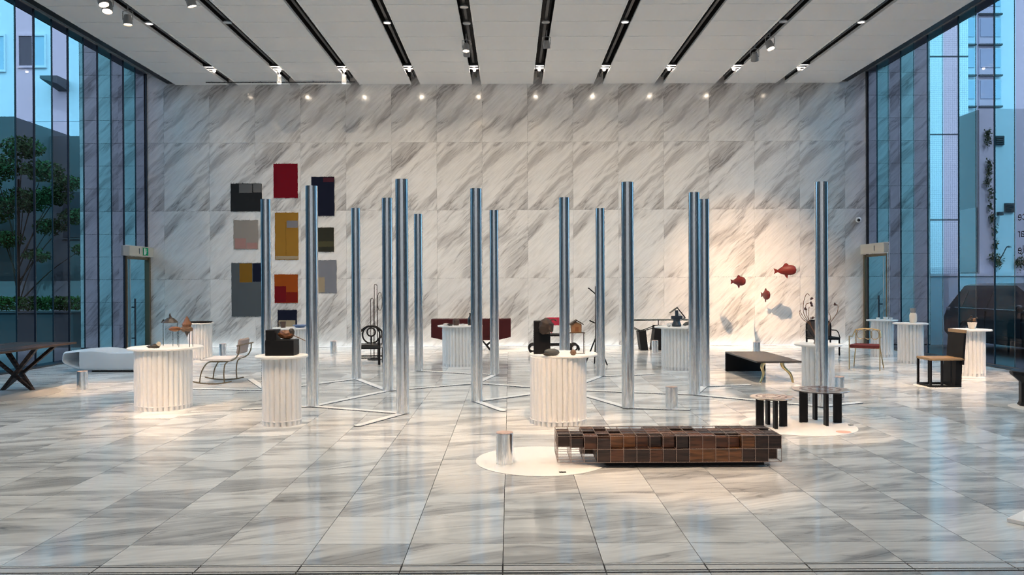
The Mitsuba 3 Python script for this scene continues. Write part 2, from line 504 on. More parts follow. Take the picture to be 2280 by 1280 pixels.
# the room behind the camera, seen only in reflections: plain side walls and a glass front
struct('wall_left', box((XL - 0.3, YF, -0.1), (XL, 4.9, HC + 0.5)), 'side_wall_mat', 'plain side wall behind the camera')
struct('wall_right', box((XR, YF, -0.1), (XR + 0.3, 4.9, HC + 0.5)), 'side_wall_mat', 'plain side wall behind the camera')
diff('side_wall_mat', (0.35, 0.35, 0.36))
struct('window_3', None, None, 'glass front behind the camera')
for i in range(8):
    xa, xb = XL + i * (XR - XL) / 8, XL + (i + 1) * (XR - XL) / 8
    v = np.array([[xa, YF, 0.0], [xb, YF, 0.0], [xb, YF, HC + 0.1], [xa, YF, HC + 0.1]])
    part('window_3', 'pane', (v, np.array([[0, 1, 2, 3]])), 'front_glass_mat', smooth=False)
    part('window_3', 'mullion', box((xa - 0.06, YF - 0.05, 0), (xa + 0.06, YF + 0.15, HC + 0.1)), 'mullion_mat', smooth=False)
scene['front_glass_mat'] = {'type': 'thindielectric', 'int_ior': 1.5, 'specular_transmittance': {'type': 'rgb', 'value': [0.75, 0.76, 0.76]}}

for nm, x0, x1 in (('roof_overhang_left', XL - 2.3, XL - 0.3), ('roof_overhang_right', XR + 0.3, XR + 2.3)):
    struct(nm, box((x0, -14.0, 9.5), (x1, YW + 0.4, 9.9)), 'concrete_shade_mat', 'roof overhang outside the glass wall')
struct('roof', box((XL - 0.35, YF - 0.3, HC + 0.63), (XR + 0.35, YW + 0.4, 9.9)), 'concrete_shade_mat', 'roof above the ceiling')

# doors at the far end of each glass wall
for nm, xg, sg in (('door_1', XL, 1), ('door_2', XR, -1)):
    d = struct(nm, None, None, 'glass side door under a beige metal header box beside the marble wall')
    y0, y1, ht = YW - 1.26, YW - 0.03, 2.43
    v = np.array([[xg, y0 + 0.05, 0.04], [xg, y1 - 0.07, 0.04], [xg, y1 - 0.07, ht], [xg, y0 + 0.05, ht]])
    part(d, 'pane', (v, np.array([[0, 1, 2, 3]])), 'tint_glass_mat', smooth=False)
    part(d, 'frame', cat_(box((xg - 0.04, y1 - 0.07, 0), (xg + sg * 0.10, y1, ht), 0.006), box((xg - 0.04, y0, 0), (xg + sg * 0.06, y0 + 0.05, ht), 0.006), box((xg - 0.04, y0, ht - 0.07), (xg + sg * 0.06, y1, ht), 0.006)), 'bronze_mat', smooth=False)
    part(d, 'stile', box((xg - 0.02, y0 + 0.22, 0.04), (xg + sg * 0.03, y0 + 0.25, ht - 0.07)), 'aluminium_mat', smooth=False)
    hb = part(d, 'header_box', box((xg - 0.05, y0 - 0.08, ht + 0.01), (xg + sg * 0.17, y1 + 0.01, ht + 0.27), 0.008), 'beige_metal_mat', smooth=False, label='beige metal header box')
    part(d, 'handle', cat_(tube([(xg + sg * 0.09, y0 + 0.36, 0.12), (xg + sg * 0.09, y0 + 0.36, 1.34)], 0.022, 10), box((xg, y0 + 0.345, 0.3), (xg + sg * 0.09, y0 + 0.375, 0.33)), box((xg, y0 + 0.345, 1.1), (xg + sg * 0.09, y0 + 0.375, 1.13))), 'mullion_mat', label='tall black bar handle')
    part(hb, 'slot', box((xg + sg * 0.171, y0 + 0.42, ht + 0.07), (xg + sg * 0.175, y0 + 0.45, ht + 0.21)), 'mullion_mat', smooth=False)
# exit sign on the left header box: a green panel with a white running figure
sgn = thing('exit_sign', 'small green and white exit sign on the header box of the left door', 'exit sign')
ex = XL + 0.172
part(sgn, 'panel', box((ex, YW - 0.62, 2.47), (ex + 0.02, YW - 0.36, 2.67), 0.003), 'exit_green_mat', smooth=False)
scene['exit_green_mat'] = {'type': 'twosided', 'b': {'type': 'diffuse', 'reflectance': {'type': 'rgb', 'value': [0.02, 0.35, 0.16]}}}
scene['exit_white_mat'] = {'type': 'twosided', 'b': {'type': 'diffuse', 'reflectance': {'type': 'rgb', 'value': [0.85, 0.88, 0.85]}}}
yc = YW - 0.49
fig = [box((ex + 0.020, YW - 0.60, 2.485), (ex + 0.0225, YW - 0.53, 2.655)), tube([(ex + 0.021, yc + 0.02, 2.625), (ex + 0.021, yc + 0.021, 2.640)], 0.013, 8)]
for a, b in (((0.015, 2.605), (0.0, 2.555)), ((0.0, 2.555), (0.035, 2.52)), ((0.0, 2.555), (-0.03, 2.505)), ((0.012, 2.595), (0.045, 2.57)), ((0.012, 2.595), (-0.025, 2.58))):
    fig.append(tube([(ex + 0.021, yc + a[0], a[1]), (ex + 0.021, yc + b[0], b[1])], 0.007, 6))
part(sgn, 'pictogram', cat_(fig), 'exit_white_mat', smooth=False, label='white running figure')

# ------------------------------------------------------------------ lamps in the ceiling slots


def emit(col, power):
    return {'type': 'area', 'sampling_weight': 0.02, 'radiance': {'type': 'rgb', 'value': [float(power * LIGHT * c) for c in col]}}


def glow(par, name, mesh, power, col=NEUT, label=None):
    k = key_for(f'{par}__{name}')
    scene[k] = {**mikit.ply(mesh, 'lamp_white_mat'), 'emitter': emit(col, power)}
    if label:
        labels[k] = {'label': label}
    return k


def flat_disc(c, r, n=20):
    a = np.arange(n) * 2 * PI / n
    v = np.vstack([[c], np.stack([c[0] + r * np.cos(a), c[1] + r * np.sin(a), np.full(n, c[2])], 1)])
    return trimesh.Trimesh(v, [[0, (i + 1) % n + 1, i + 1] for i in range(n)], process=False)   # faces down


ORD = ['leftmost', 'second from the left', 'third from the left', 'fourth from the left', 'fifth from the left', 'fifth from the right', 'fourth from the right', 'third from the right', 'second from the right', 'rightmost']
for i, s in enumerate(SX):
    t = thing('wall_washer', f'twin bar wall washer in the ceiling slot {ORD[i]}', 'ceiling lamp', 'wall washers in the ceiling slots')
    part(t, 'housing', box((s - 0.125, 19.28, HC + 0.004), (s + 0.125, 19.72, HC + 0.05)), 'slot_mat', smooth=False)
    pw = 5.0 if i in (0, 9) else 14.0
    for y in (19.36, 19.56):
        v = np.array([[s - 0.10, y - 0.04, HC], [s - 0.10, y + 0.04, HC], [s + 0.10, y + 0.04, HC], [s + 0.10, y - 0.04, HC]])
        glow(t, 'light_bar', (v, np.array([[0, 1, 2, 3]])), pw)
    glow(t, 'lens', blob((s, 19.70, HC - 0.01), (0.036, 0.036, 0.030), 2), 50 if i in (0, 9) else 150)
    if i < 9:
        add_spot((s, 14.5, HC - 0.03), (s, YW, 1.2), WASH * [0.45, 0.7, 0.8, 0.95, 0.95, 0.95, 0.95, 0.95, 1.1][i], 30, 9, NEUT, 0.8)
    add_spot((s, 19.42, HC - 0.05), (s, YW, 4.0), UPPER * [0.6, 0.8, 1, 1, 1, 1, 1, 1, 0.9, 0.7][i], 37, 8, NEUT, 0.5)
for i, on, y in ((0, 1, 16.15), (1, 0, 16.1), (3, 1, 16.15), (4, 0, 15.25), (4, 0, 16.2), (5, 0, 16.15), (6, 1, 16.15), (8, 0, 16.15), (9, 1, 16.2)):
    st = 'lit' if on else 'unlit'
    t = thing('downlight', f'{st} round downlight in the ceiling slot {ORD[i]}' + (', the nearer one' if y < 15.5 else ', the farther one' if (i == 4) else ''), 'downlight', 'round downlights in the slots')
    part(t, 'ring', lathe([(0.062, 0.0), (0.082, 0.0), (0.082, 0.02), (0.062, 0.02), (0.062, 0.0)], 24, (SX[i], y, HC - 0.004)), 'lamp_white_mat' if on else 'aluminium_mat')
    if on:
        glow(t, 'lens', flat_disc((SX[i], y, HC + 0.002), 0.062), 12.0)
    else:
        part(t, 'lens', disc((SX[i], y, HC + 0.004), 0.062, 0.01, 20), 'aluminium_mat')
    if on:
        add_spot((SX[i], y, HC - 0.03), (SX[i], y, 0), FILL * 0.4, 55, 20, NEUT, 0.5)


def track_spot(x, y, z, tgt, label, power=14, size=1.0, body='lamp_body_mat', col=WARM):
    """A can on a yoke under the track, turned to its target."""
    t = thing('track_spotlight', label, 'spotlight', 'track spotlights under the ceiling')
    d = np.array(tgt, float) - [x, y, z]
    d /= np.linalg.norm(d)
    r, L = 0.085 * size, 0.19 * size
    can = lathe([(0, 0), (r * 0.72, 0), (r * 0.8, 0.03), (r, L * 0.55), (r, L), (r * 0.93, L), (r * 0.90, L - 0.025), (0, L - 0.025)], 24)
    M = trimesh.geometry.align_vectors([0, 0, 1], d)
    can.apply_translation([0, 0, -L / 2])
    can.apply_transform(M)
    part(t, 'can', move(can, (x, y, z)), body)
    lens = flat_disc((0, 0, 0), r * 0.88)
    lens.apply_transform(trimesh.transformations.rotation_matrix(PI, [1, 0, 0]))
    lens.apply_translation([0, 0, L / 2 - 0.02])
    lens.apply_transform(M)
    glow(t, 'lens', move(lens, (x, y, z)), power, col)
    w = r + 0.012
    yk = [tube([(x - w, y, z), (x - w, y, z + 0.17 * size), (x, y, z + 0.19 * size), (x + w, y, z + 0.17 * size), (x + w, y, z)], 0.008, 6), tube([(x, y, z + 0.185 * size), (x, y, HC + 0.06)], 0.012, 6)]
    part(t, 'yoke', cat_(yk), body)
    return t


# pools of light on the exhibits: spot lamps on the tracks, those in view built first
C_A, C_B, C_C, C_D, C_E = (-4.75, 10.68), (-2.75, 9.38), (-7.02, 17.65), (-4.34, 15.44), (-1.03, 16.07)
C_F, C_G, C_H, C_I, C_J, C_K = (0.58, 9.39), (3.34, 15.27), (4.41, 11.13), (8.45, 17.65), (8.34, 16.18), (8.27, 13.96)
VIEW = [
    (SX[0], 15.25, 6.86, (-7.1, 14.9, 0.0), 'grey track spotlight at the far left, lowest of its cluster of three', 8, 1.0),
    (SX[0] - 0.12, 14.72, 6.93, (-6.9, 12.6, 0.0), 'bright track spotlight at the far left, middle one of its cluster', 26, 1.1),
    (SX[0] - 0.10, 14.50, 6.98, (-5.0, 13.4, 0.0), 'golden track spotlight at the far left, topmost of its cluster', 20, 1.1),
    (SX[1] - 0.05, 14.36, 6.90, (-4.3, 15.4, 0.5), 'track spotlight cut by the top edge, second slot from the left', 18, 1.0),
    (SX[4] - 0.06, 17.05, 6.85, (-1.0, 16.1, 0.6), 'lit track spotlight in the fifth slot from the left, upper of its pair', 26, 0.9),
    (SX[4] - 0.06, 17.35, 6.83, (-1.6, 21.0, 1.0), 'lit track spotlight in the fifth slot from the left, lower of its pair', 26, 0.9),
    (SX[5] + 0.05, 16.85, 6.85, (1.0, 19.0, 0.4), 'lit track spotlight in the fifth slot from the right', 26, 0.9),
    (SX[8] + 0.02, 17.05, 6.88, (7.0, 15.0, 0.4), 'lit track spotlight in the second slot from the right', 24, 1.0),
    (SX[8] - 0.06, 17.85, 6.86, (6.7, 20.9, 2.4), 'dark grey track spotlight in the second slot from the right, beside the lit one', 4, 1.0),
]
for x, y, z, tg, lb, pw, sz in VIEW:
    track_spot(x, y, z, tg, lb, pw, sz)
for i, lb in ((1, 'white cylinder spotlight hanging from the second slot from the left by the wall'), (2, 'white cylinder spotlight hanging from the third slot from the left by the wall')):
    t = thing('wall_spotlight', lb, 'spotlight', 'white cylinder spotlights by the wall')
    part(t, 'can', lathe([(0, 0.0), (0.052, 0.0), (0.06, 0.02), (0.06, 0.20), (0.05, 0.21), (0, 0.21)], 20, (SX[i] - 0.03, 19.8, HC - 0.30)), 'lamp_white_mat')
    part(t, 'stem', tube([(SX[i] - 0.03, 19.8, HC - 0.10), (SX[i] - 0.03, 19.8, HC + 0.06)], 0.01, 6), 'lamp_white_mat')
    glow(t, 'lens', flat_disc((SX[i] - 0.03, 19.8, HC - 0.302), 0.05), 14)
single('hanging_rail', cat_(tube([(-8.05, 20.72, HC - 0.03), (-4.1, 20.72, HC - 0.03)], 0.012, 8), [tube([(x, 20.72, HC - 0.03), (x, 20.72, HC + 0.002)], 0.006, 6) for x in (-7.9, -6.6, -5.2, -4.3)]),
       'black_mat', 'thin black picture rail along the top of the marble wall', 'rail')

POOLS = [  # (from, to, factor, cut-off, beam)
    ((-5.8, 6.6), (-4.75, 10.5, 0.30), 1.2, 7.0, 5.6), ((-2.52, 4.6), (-2.75, 9.38, 0.4), 0.7, 6.5, 5.2), ((-7.44, 15.0), (-7.02, 17.5, 0.35), 1.9, 7.0, 5.6),
    ((0.766, 4.9), (0.58, 9.3, 0.4), 1.6, 6.6, 5.4), ((7.33, 12.2), (8.3, 16.1, 0.5), 0.5, 8.0, 6.0), ((7.33, 10.0), (8.25, 13.8, 0.4), 1.7, 7.0, 5.6),
    ((2.41, 4.2), (1.5, 6.75, 0.0), 1.1, 9.5, 5.0), ((-0.876, 3.6), (0.1, 7.3, 0.0), 0.65, 9.0, 6.5), ((2.41, 5.2), (3.35, 9.0, 0.1), 1.0, 8.5, 7.0),
    ((4.05, 9.6), (4.5, 13.6, 0.2), 1.1, 9.0, 6.0), ((5.69, 11.6), (6.9, 15.0, 0.3), 1.0, 8.0, 6.0), ((5.69, 9.0), (6.9, 12.6, 0.3), 1.0, 8.0, 6.0),
    ((-5.8, 10.2), (-6.9, 12.7, 0.0), 1.5, 8.5, 5.5), ((-5.8, 9.6), (-4.9, 13.5, 0.2), 0.8, 8.5, 6.5), ((-0.876, 5.4), (-1.1, 9.0, 0.0), 0.9, 11.0, 5.0),
    ((-4.16, 5.6), (-4.1, 9.5, 0.0), 1.1, 10.0, 5.0), ((-2.52, 13.0), (-2.9, 17.3, 0.3), 1.1, 10.0, 6.0), ((-4.16, 14.0), (-4.3, 18.4, 0.0), 0.9, 10.0, 6.0),
    ((0.766, 14.0), (1.2, 18.8, 0.3), 1.1, 11.0, 6.0), ((2.41, 14.0), (3.8, 19.4, 0.2), 1.1, 11.0, 6.0), ((5.69, 14.2), (6.5, 20.8, 1.2), 3.6, 20.0, 2.0),
    ((5.69, 7.0), (5.6, 12.0, 0.0), 0.9, 12.0, 6.0), ((7.33, 8.0), (8.6, 12.6, 0.0), 0.9, 11.0, 6.0), ((-0.876, 14.0), (-1.0, 19.8, 0.3), 0.9, 11.0, 6.0)]
for (x, y), tg, f, cut, beam in POOLS:
    add_spot((x, y, 6.86), tg, POOL * f, cut, beam, WARM)
for x in (-4.16, -0.876, 4.05):      # the even light of the slots' downlights nearer the camera
    for y in (6.0, 11.0):
        add_spot((x, y, HC - 0.03), (x, y + 0.6, 0), FILL, 66, 25, NEUT, 1.5)

# strip light along the foot of the marble wall
t = thing('floor_light_strip', 'thin glowing light strip along the foot of the marble wall', 'light strip')
part(t, 'channel', box((-9.4, 20.985, 0.0), (9.3, 21.055, 0.006)), 'aluminium_mat', smooth=False)
v = np.array([[-9.4, 20.995, 0.008], [9.3, 20.995, 0.008], [9.3, 21.045, 0.008], [-9.4, 21.045, 0.008]])
glow(t, 'diffuser', (v, np.array([[0, 1, 2, 3]])), 3.0, (0.88, 0.97, 1.0))

# ------------------------------------------------------------------ chrome tubes on their floor frame
TUBES = [(-3.86, 12.36), (-2.715, 10.70), (-2.72, 13.80), (-1.92, 12.24), (-1.39, 10.07), (-1.76, 15.03), (-0.475, 11.08), (-0.285, 14.31), (0.862, 12.27), (1.63, 14.02),
         (1.58, 10.43), (2.76, 11.65), (3.145, 12.59), (4.20, 10.48)]
HUB = (-0.57, 13.12)
T_ = TUBES
BARS = [((-5.25, 12.60), T_[0]), ((-4.60, 13.80), T_[0]), ((-3.56, 10.47), T_[1]), (T_[1], T_[4]), (T_[1], T_[3]), (T_[0], T_[2]), (T_[2], T_[3]), (T_[4], (-1.80, 9.22)), (T_[3], HUB), (HUB, T_[8]),
        (T_[5], T_[7]), (HUB, T_[7]), (T_[6], T_[8]), (T_[6], (-0.10, 10.26)), (T_[8], T_[9]), (T_[9], (2.60, 14.30)), (T_[8], T_[11]), (T_[11], T_[13]), (T_[8], T_[10]), (T_[10], (2.33, 10.27)),
        (T_[11], T_[12]), (T_[12], (3.90, 12.74)), (T_[13], (4.85, 10.80)), (T_[0], T_[1])]
fr = thing('floor_frame', 'flat pale steel bars on the floor joining the chrome tubes', 'floor frame')
for i, (a, b) in enumerate(BARS[:-1]):
    a, b = np.array(a), np.array(b)
    from shapely.geometry import LineString
    poly = LineString([a, b]).buffer(0.050, quad_segs=6)
    part(fr, 'bar_base', prism_xy(poly.buffer(0.004), 0.0002, 0.0060 + 0.0001 * (i % 5)), 'mullion_mat', smooth=False)
    part(fr, 'bar', prism_xy(poly, 0.0062 + 0.0001 * (i % 5), 0.0112 + 0.0001 * (i % 5)), 'frame_bar_mat', smooth=False)
mat('frame_bar_mat', (0.80, 0.79, 0.77), rough=0.35)
TL = ['left of the white rocking chair pedestal, behind the pedestal with the black box', 'just right of the stepped black box on the narrow pedestal', 'left of the black chair with the round back', 'right of the black chair with the round back',
      'tallest looking on the left, with the bar end before it', 'left of the maroon console', 'in front of the pedestal before the maroon console', 'in front of the right half of the maroon console',
      'behind the pedestal with the black block and the little house', 'in front of the tall dark stand, right of the little house', 'tallest looking in the middle, left of the short chrome stool', 'left one of the close pair beside the black low table',
      'right one of the close pair beside the black low table', 'in front of the pedestal with the branching flowers']
TL[0] = 'just right of the charcoal wall hanging'
tube_mesh = lathe([(0.074, 0), (0.0825, 0), (0.0825, 3.017), (0.074, 3.017), (0.074, 0)], 64)
tube_ply = mikit.ply(tube_mesh, 'chrome_mat', smooth=30)
for (x, y), tl in zip(TUBES, TL):
    k = thing('chrome_tube', 'tall chrome tube ' + tl, 'tube', 'tall chrome tubes')
    scene[k] = {**tube_ply, 'to_world': T().translate([x, y, 0.0118])}

# ------------------------------------------------------------------ fluted pedestals


def pedestal(c, r, rd, label, off=(0, 0), single_pipes=False, top=0.83):
    x, y = c
    p = thing('pedestal', label, 'pedestal', 'fluted white pedestals')
    n = max(14, int(round(2 * PI * (r - 0.03) / 0.066)))
    rp = PI * (r - 0.03) / n * 0.985
    part(p, 'core', lathe([(0, 0.002), (r - 0.045, 0.002), (r - 0.045, top - 0.028), (0, top - 0.028)], 40, (x, y, 0)), 'white_mat')
    a = np.arange(n) * 2 * PI / n + 0.1
    px, py = x + (r - rp) * np.cos(a), y + (r - rp) * np.sin(a)
    pipe = lathe([(0, 0.0), (rp, 0.0), (rp, top - 0.03), (0, top - 0.03)], 14)
    if single_pipes:
        ply = mikit.ply(pipe, 'white_mat', smooth=40)
        for i in range(n):
            sub(p, 'pipe', ply, px[i], py[i], 0.0)
    else:
        part(p, 'fluting', cat_([move(pipe.copy(), (px[i], py[i], 0)) for i in range(n)]), 'white_mat', smooth=40)
    part(p, 'base_ring', lathe([(r - 0.05, 0.055), (r + 0.003, 0.055), (r + 0.003, 0.062), (r - 0.05, 0.062), (r - 0.05, 0.055)], 48, (x, y, 0)), 'white_mat')
    part(p, 'top_disc', disc((x + off[0], y + off[1], top - 0.028), rd, 0.028, 64), 'disc_white_mat')
    return p


pedestal(C_A, 0.37, 0.485, 'wide fluted white pedestal with the horn pieces on wire stands, leftmost in front', (0, 0.07), True)
pedestal(C_B, 0.23, 0.31, 'narrow fluted white pedestal carrying the stepped black box with the brown horn', (0, 0), True)
pedestal(C_C, 0.26, 0.30, 'small fluted white pedestal with the dark round tray, far left by the wall')
pedestal(C_D, 0.31, 0.385, 'fluted white pedestal with the blue plate and brown cup')
pedestal(C_E, 0.366, 0.463, 'fluted white pedestal in front of the maroon console')
pedestal(C_F, 0.341, 0.412, 'wide fluted white pedestal in the middle with the black block and the little house', (0.07, 0.072), True)
pedestal(C_G, 0.366, 0.50, 'fluted white pedestal with the dark cross vase and orange fruit')
pedestal(C_H, 0.221, 0.32, 'slender fluted white pedestal behind the rightmost chrome tube', (0, 0), False, 0.80)
pedestal(C_I, 0.239, 0.33, 'fluted white pedestal with white cups by the right door')
pedestal(C_J, 0.247, 0.336, 'fluted white pedestal with the tall pale vase')
pedestal(C_K, 0.242, 0.346, 'fluted white pedestal with the small flower pot, nearest the car')

# short chrome stools
SM = mikit.ply(lathe([(0, 0.0), (0.080, 0.0), (0.080, 0.286), (0.078, 0.29), (0.0, 0.29)], 48), 'chrome_mat', smooth=30)
TOPM = mikit.ply(lathe([(0, 0.29), (0.0785, 0.29), (0.0785, 0.296), (0, 0.296)], 48), 'stool_top_mat', smooth=30)
mat('stool_top_mat', (0.66, 0.46, 0.38), rough=0.35, metal=0.3)
for x, y, lb in ((-6.915, 12.6, 'beside the dark X leg table at the far left'), (-0.054, 7.23, 'nearest the camera, on the white floor disc'), (-6.78, 18.4, 'behind the rocking chair'), (-4.335, 19.15, 'by the wall left of the round backed chair'),
                 (3.52, 18.9, 'in front of the black slab legged table'), (5.772, 18.2, 'by the wall behind the black low table'), (2.15, 10.36, 'between the middle chrome tubes and the wire bench'), (4.815, 11.4, 'behind the taller petal table, right of the slender pedestal')):
    k = thing('chrome_stool', 'short round chrome stool ' + lb, 'stool', 'short chrome stools')
    scene[k + '__drum'] = {**SM, 'to_world': T().translate([x, y, 0.0])}
    scene[k + '__seat_top'] = {**TOPM, 'to_world': T().translate([x, y, 0.0])}

# ------------------------------------------------------------------ textiles on the wall


def hanging(x0, z0, x1, z1, cloth, label, patches=(), fringe=True, seed=0):
    t = thing('wall_hanging', label, 'wall hanging', 'woven wall hangings')
    r = np.random.default_rng(seed + 50)

    def sheet(a0, b0, a1, b1, y, th, rough):
        n = 14
        e = lambda m: (r.random(m) - 0.5) * rough
        pts = [(x, b0 + q) for x, q in zip(np.linspace(a0, a1, n), e(n))] + [(a1 + q, z) for z, q in zip(np.linspace(b0, b1, n)[1:-1], e(n - 2))] + [(x, b1 + q) for x, q in zip(np.linspace(a1, a0, n), e(n))] + [(a0 + q, z) for z, q in zip(np.linspace(b1, b0, n)[1:-1], e(n - 2))]
        return prism_xz(Polygon(pts).buffer(0), y - th, y)
    part(t, 'cloth', sheet(x0, z0, x1, z1, YW - 0.03, 0.012, 0.012), 'cloth_' + cloth, smooth=False)
    for a0, b0, a1, b1, c in patches:
        part(t, 'patch', sheet(a0, b0, a1, b1, YW - 0.041, 0.004, 0.006), 'cloth_' + c, smooth=False, label=f'{c.replace("_", " ")} patch')
    if fringe:
        fr_ = []
        for zz, sg in ((z0, -1), (z1, 1)):
            for x in np.arange(x0 + 0.01, x1 - 0.01, 0.035):
                if r.random() < 0.55:
                    fr_.append(box((x, YW - 0.040, zz), (x + 0.006, YW - 0.034, zz + sg * (0.012 + 0.02 * r.random()))))
        part(t, 'fringe', cat_(fr_), 'cloth_' + cloth, smooth=False)


hanging(-7.53, 3.67, -6.69, 4.42, 'charcoal', 'charcoal woven wall hanging with two grey patches at its top', [(-7.30, 4.17, -6.95, 4.405, 'mid_grey'), (-6.92, 4.18, -6.70, 4.41, 'mid_grey')], seed=1)
hanging(-6.37, 4.03, -5.72, 4.95, 'crimson', 'crimson woven wall hanging, highest on the wall', seed=2)
hanging(-5.35, 3.54, -4.73, 4.59, 'navy', 'tall navy wall hanging with a plum strip, upper right of the group', [(-5.03, 4.45, -4.74, 4.575, 'plum')], seed=3)
hanging(-7.46, 2.65, -6.80, 3.43, 'taupe', 'taupe wall hanging with rose patches at the bottom', [(-7.42, 2.66, -7.12, 2.94, 'rose'), (-7.105, 2.66, -6.81, 2.82, 'rose')], seed=4)
hanging(-6.34, 2.36, -5.71, 3.63, 'mustard', 'tall mustard wall hanging with one fog grey patch', [(-6.02, 3.22, -5.72, 3.41, 'fog'), (-6.33, 2.375, -5.72, 2.455, 'sand'), (-6.05, 2.47, -6.035, 3.38, 'ochre')], seed=5)
hanging(-5.20, 2.57, -4.75, 3.22, 'olive', 'small dark olive wall hanging on the right of the group', [(-5.19, 2.70, -4.76, 2.85, 'moss')], seed=6)
hanging(-7.52, 0.83, -6.68, 2.27, 'slate', 'largest wall hanging, slate grey with ochre and navy patches', [(-7.30, 1.75, -6.96, 2.26, 'ochre'), (-6.94, 1.77, -6.69, 2.26, 'navy')], seed=7)
hanging(-6.36, 1.19, -5.73, 1.96, 'rust', 'rust orange wall hanging with wine red lower half', [(-6.35, 1.20, -6.045, 1.64, 'wine'), (-6.04, 1.20, -5.74, 1.48, 'brick')], seed=8)
hanging(-5.20, 1.46, -4.68, 2.34, 'blue_grey', 'blue grey wall hanging with a sand coloured patch', [(-5.19, 1.47, -5.00, 1.88, 'sand')], seed=9)
hanging(-6.28, 0.53, -5.76, 1.00, 'navy', 'small navy and sand wall hanging, lowest of the group', [(-6.25, 0.54, -5.80, 0.72, 'sand')], seed=10)

# security camera on the marble wall
t = thing('security_camera', 'small white dome security camera on the marble wall by the right door', 'security camera')
part(t, 'mount', box((9.40, YW - 0.05, 3.31), (9.50, YW - 0.021, 3.45), 0.008), 'lamp_white_mat')
part(t, 'housing', blob((9.42, YW - 0.11, 3.37), (0.075, 0.075, 0.075), 3), 'lamp_white_mat', smooth=True)
part(t, 'lens', blob((9.405, YW - 0.16, 3.36), (0.042, 0.04, 0.042), 2), 'black_gloss_mat', smooth=True)

# ------------------------------------------------------------------ hanging fish


def fish(c, L, heading, pitch, label, fat=0.5):
    t = thing('hanging_fish', label, 'fish', 'red hanging fish')
    s = np.linspace(0, 1, 22)
    h = 0.29 * L * np.sqrt(np.clip(np.sin(PI * s ** 0.8), 0, 1)) * (1 - 0.25 * s) + 0.008
    w = h * fat
    ang = np.arange(20) * 2 * PI / 20
    v, f = [], []
    for i, q in enumerate(s):
        for a in ang:
            v.append((L * (0.5 - q), w[i] * math.cos(a), h[i] * math.sin(a)))
    for i in range(21):
        for j in range(20):
            k = (j + 1) % 20
            f += [[i * 20 + j, i * 20 + k, (i + 1) * 20 + k], [i * 20 + j, (i + 1) * 20 + k, (i + 1) * 20 + j]]
    body = trimesh.Trimesh(v, f, process=False)
    e = -L * 0.5
    tail = prism_xz(Polygon([(e + 0.03, 0.02), (e - 0.08 * L, 0.11 * L), (e - 0.20 * L, 0.16 * L), (e - 0.15 * L, 0.0), (e - 0.20 * L, -0.15 * L), (e - 0.07 * L, -0.10 * L), (e + 0.03, -0.02)]), -0.006, 0.006)
    dors = prism_xz(Polygon([(0.14 * L, 0.26 * L), (0.02 * L, 0.40 * L), (-0.10 * L, 0.38 * L), (-0.24 * L, 0.20 * L)]), -0.005, 0.005)
    vent = prism_xz(Polygon([(0.05 * L, -0.26 * L), (-0.01 * L, -0.45 * L), (-0.07 * L, -0.40 * L), (-0.16 * L, -0.22 * L)]), -0.005, 0.005)
    eyes = cat_(*[blob((L * 0.36, sg * 0.6 * w[3], 0.05 * L), (0.013, 0.010, 0.013), 1) for sg in (-1, 1)])
    for nm, m, mt in (('body', body, 'fish_red_mat'), ('tail', tail, 'fish_red_mat'), ('dorsal_fin', dors, 'fish_red_mat'), ('belly_fin', vent, 'fish_red_mat'), ('eye', eyes, 'black_gloss_mat')):
        rot(m, -pitch, [0, 1, 0])
        rotz(m, heading)
        part(t, nm, move(m, c), mt, smooth=40)
    part(t, 'thread', tube([(c[0], c[1], c[2] + 0.2 * L), (c[0], c[1], HC)], 0.0005, 4), 'lamp_body_mat')


fish((7.06, 19.8, 1.995), 0.46, -12, 4, 'largest red fish hanging by the right part of the wall, seen from the side', 0.55)
fish((5.84, 19.8, 1.72), 0.40, -58, 2, 'red fish turned towards the camera, leftmost of the three', 0.62)
fish((6.52, 19.8, 1.37), 0.42, -84, 0, 'smallest looking red fish seen head on, lowest of the three', 0.45)

# ------------------------------------------------------------------ low wire bench filled with wood blocks
t = thing('wire_bench', 'long low bench of brown wood blocks held in a square wire cage', 'bench')
bx, by, bz, cs = 0.43, 7.04, 0.052, 0.1192
NX, NY, NZ = 17, 4, 2
wr = []
for j in range(NY + 1):
    for k in range(NZ + 1):
        wr.append(box((bx - 0.002, by + j * cs - 0.0022, bz + k * cs - 0.0022), (bx + NX * cs + 0.002, by + j * cs + 0.0022, bz + k * cs + 0.0022)))
for i in range(NX + 1):
    for k in range(NZ + 1):
        wr.append(box((bx + i * cs - 0.0022, by - 0.002, bz + k * cs - 0.0022), (bx + i * cs + 0.0022, by + NY * cs + 0.002, bz + k * cs + 0.0022)))
    for j in range(NY + 1):
        wr.append(box((bx + i * cs - 0.0022, by + j * cs - 0.0022, bz), (bx + i * cs + 0.0022, by + j * cs + 0.0022, bz + NZ * cs)))
part(t, 'wire_cage', cat_(wr), 'wire_mat', smooth=False)
mat('wire_mat', (0.34, 0.25, 0.21), rough=0.35, metal=0.6)
part(t, 'plinth', cat_(box((bx + 0.45, by + 0.10, 0.0), (bx + 1.9, by + 0.40, bz - 0.004))), 'black_mat', smooth=False)
for q, cc in enumerate(((0.165, 0.066, 0.022), (0.095, 0.034, 0.014), (0.038, 0.017, 0.011))):
    def wg(p, n, uv, cc=cc):
        g = mikit.fbm(p.x * 5, p.y * 34, p.z * 34, 3)
        return mikit.mix(cc, tuple(0.35 * v for v in cc), mikit.smoothstep(0.35, 0.70, g))
    mat(f'block_{q}_mat', mikit.proc(wg), rough=0.38)
FRONT = {1: '22.0211101210210122', 0: '...012001210101122'}
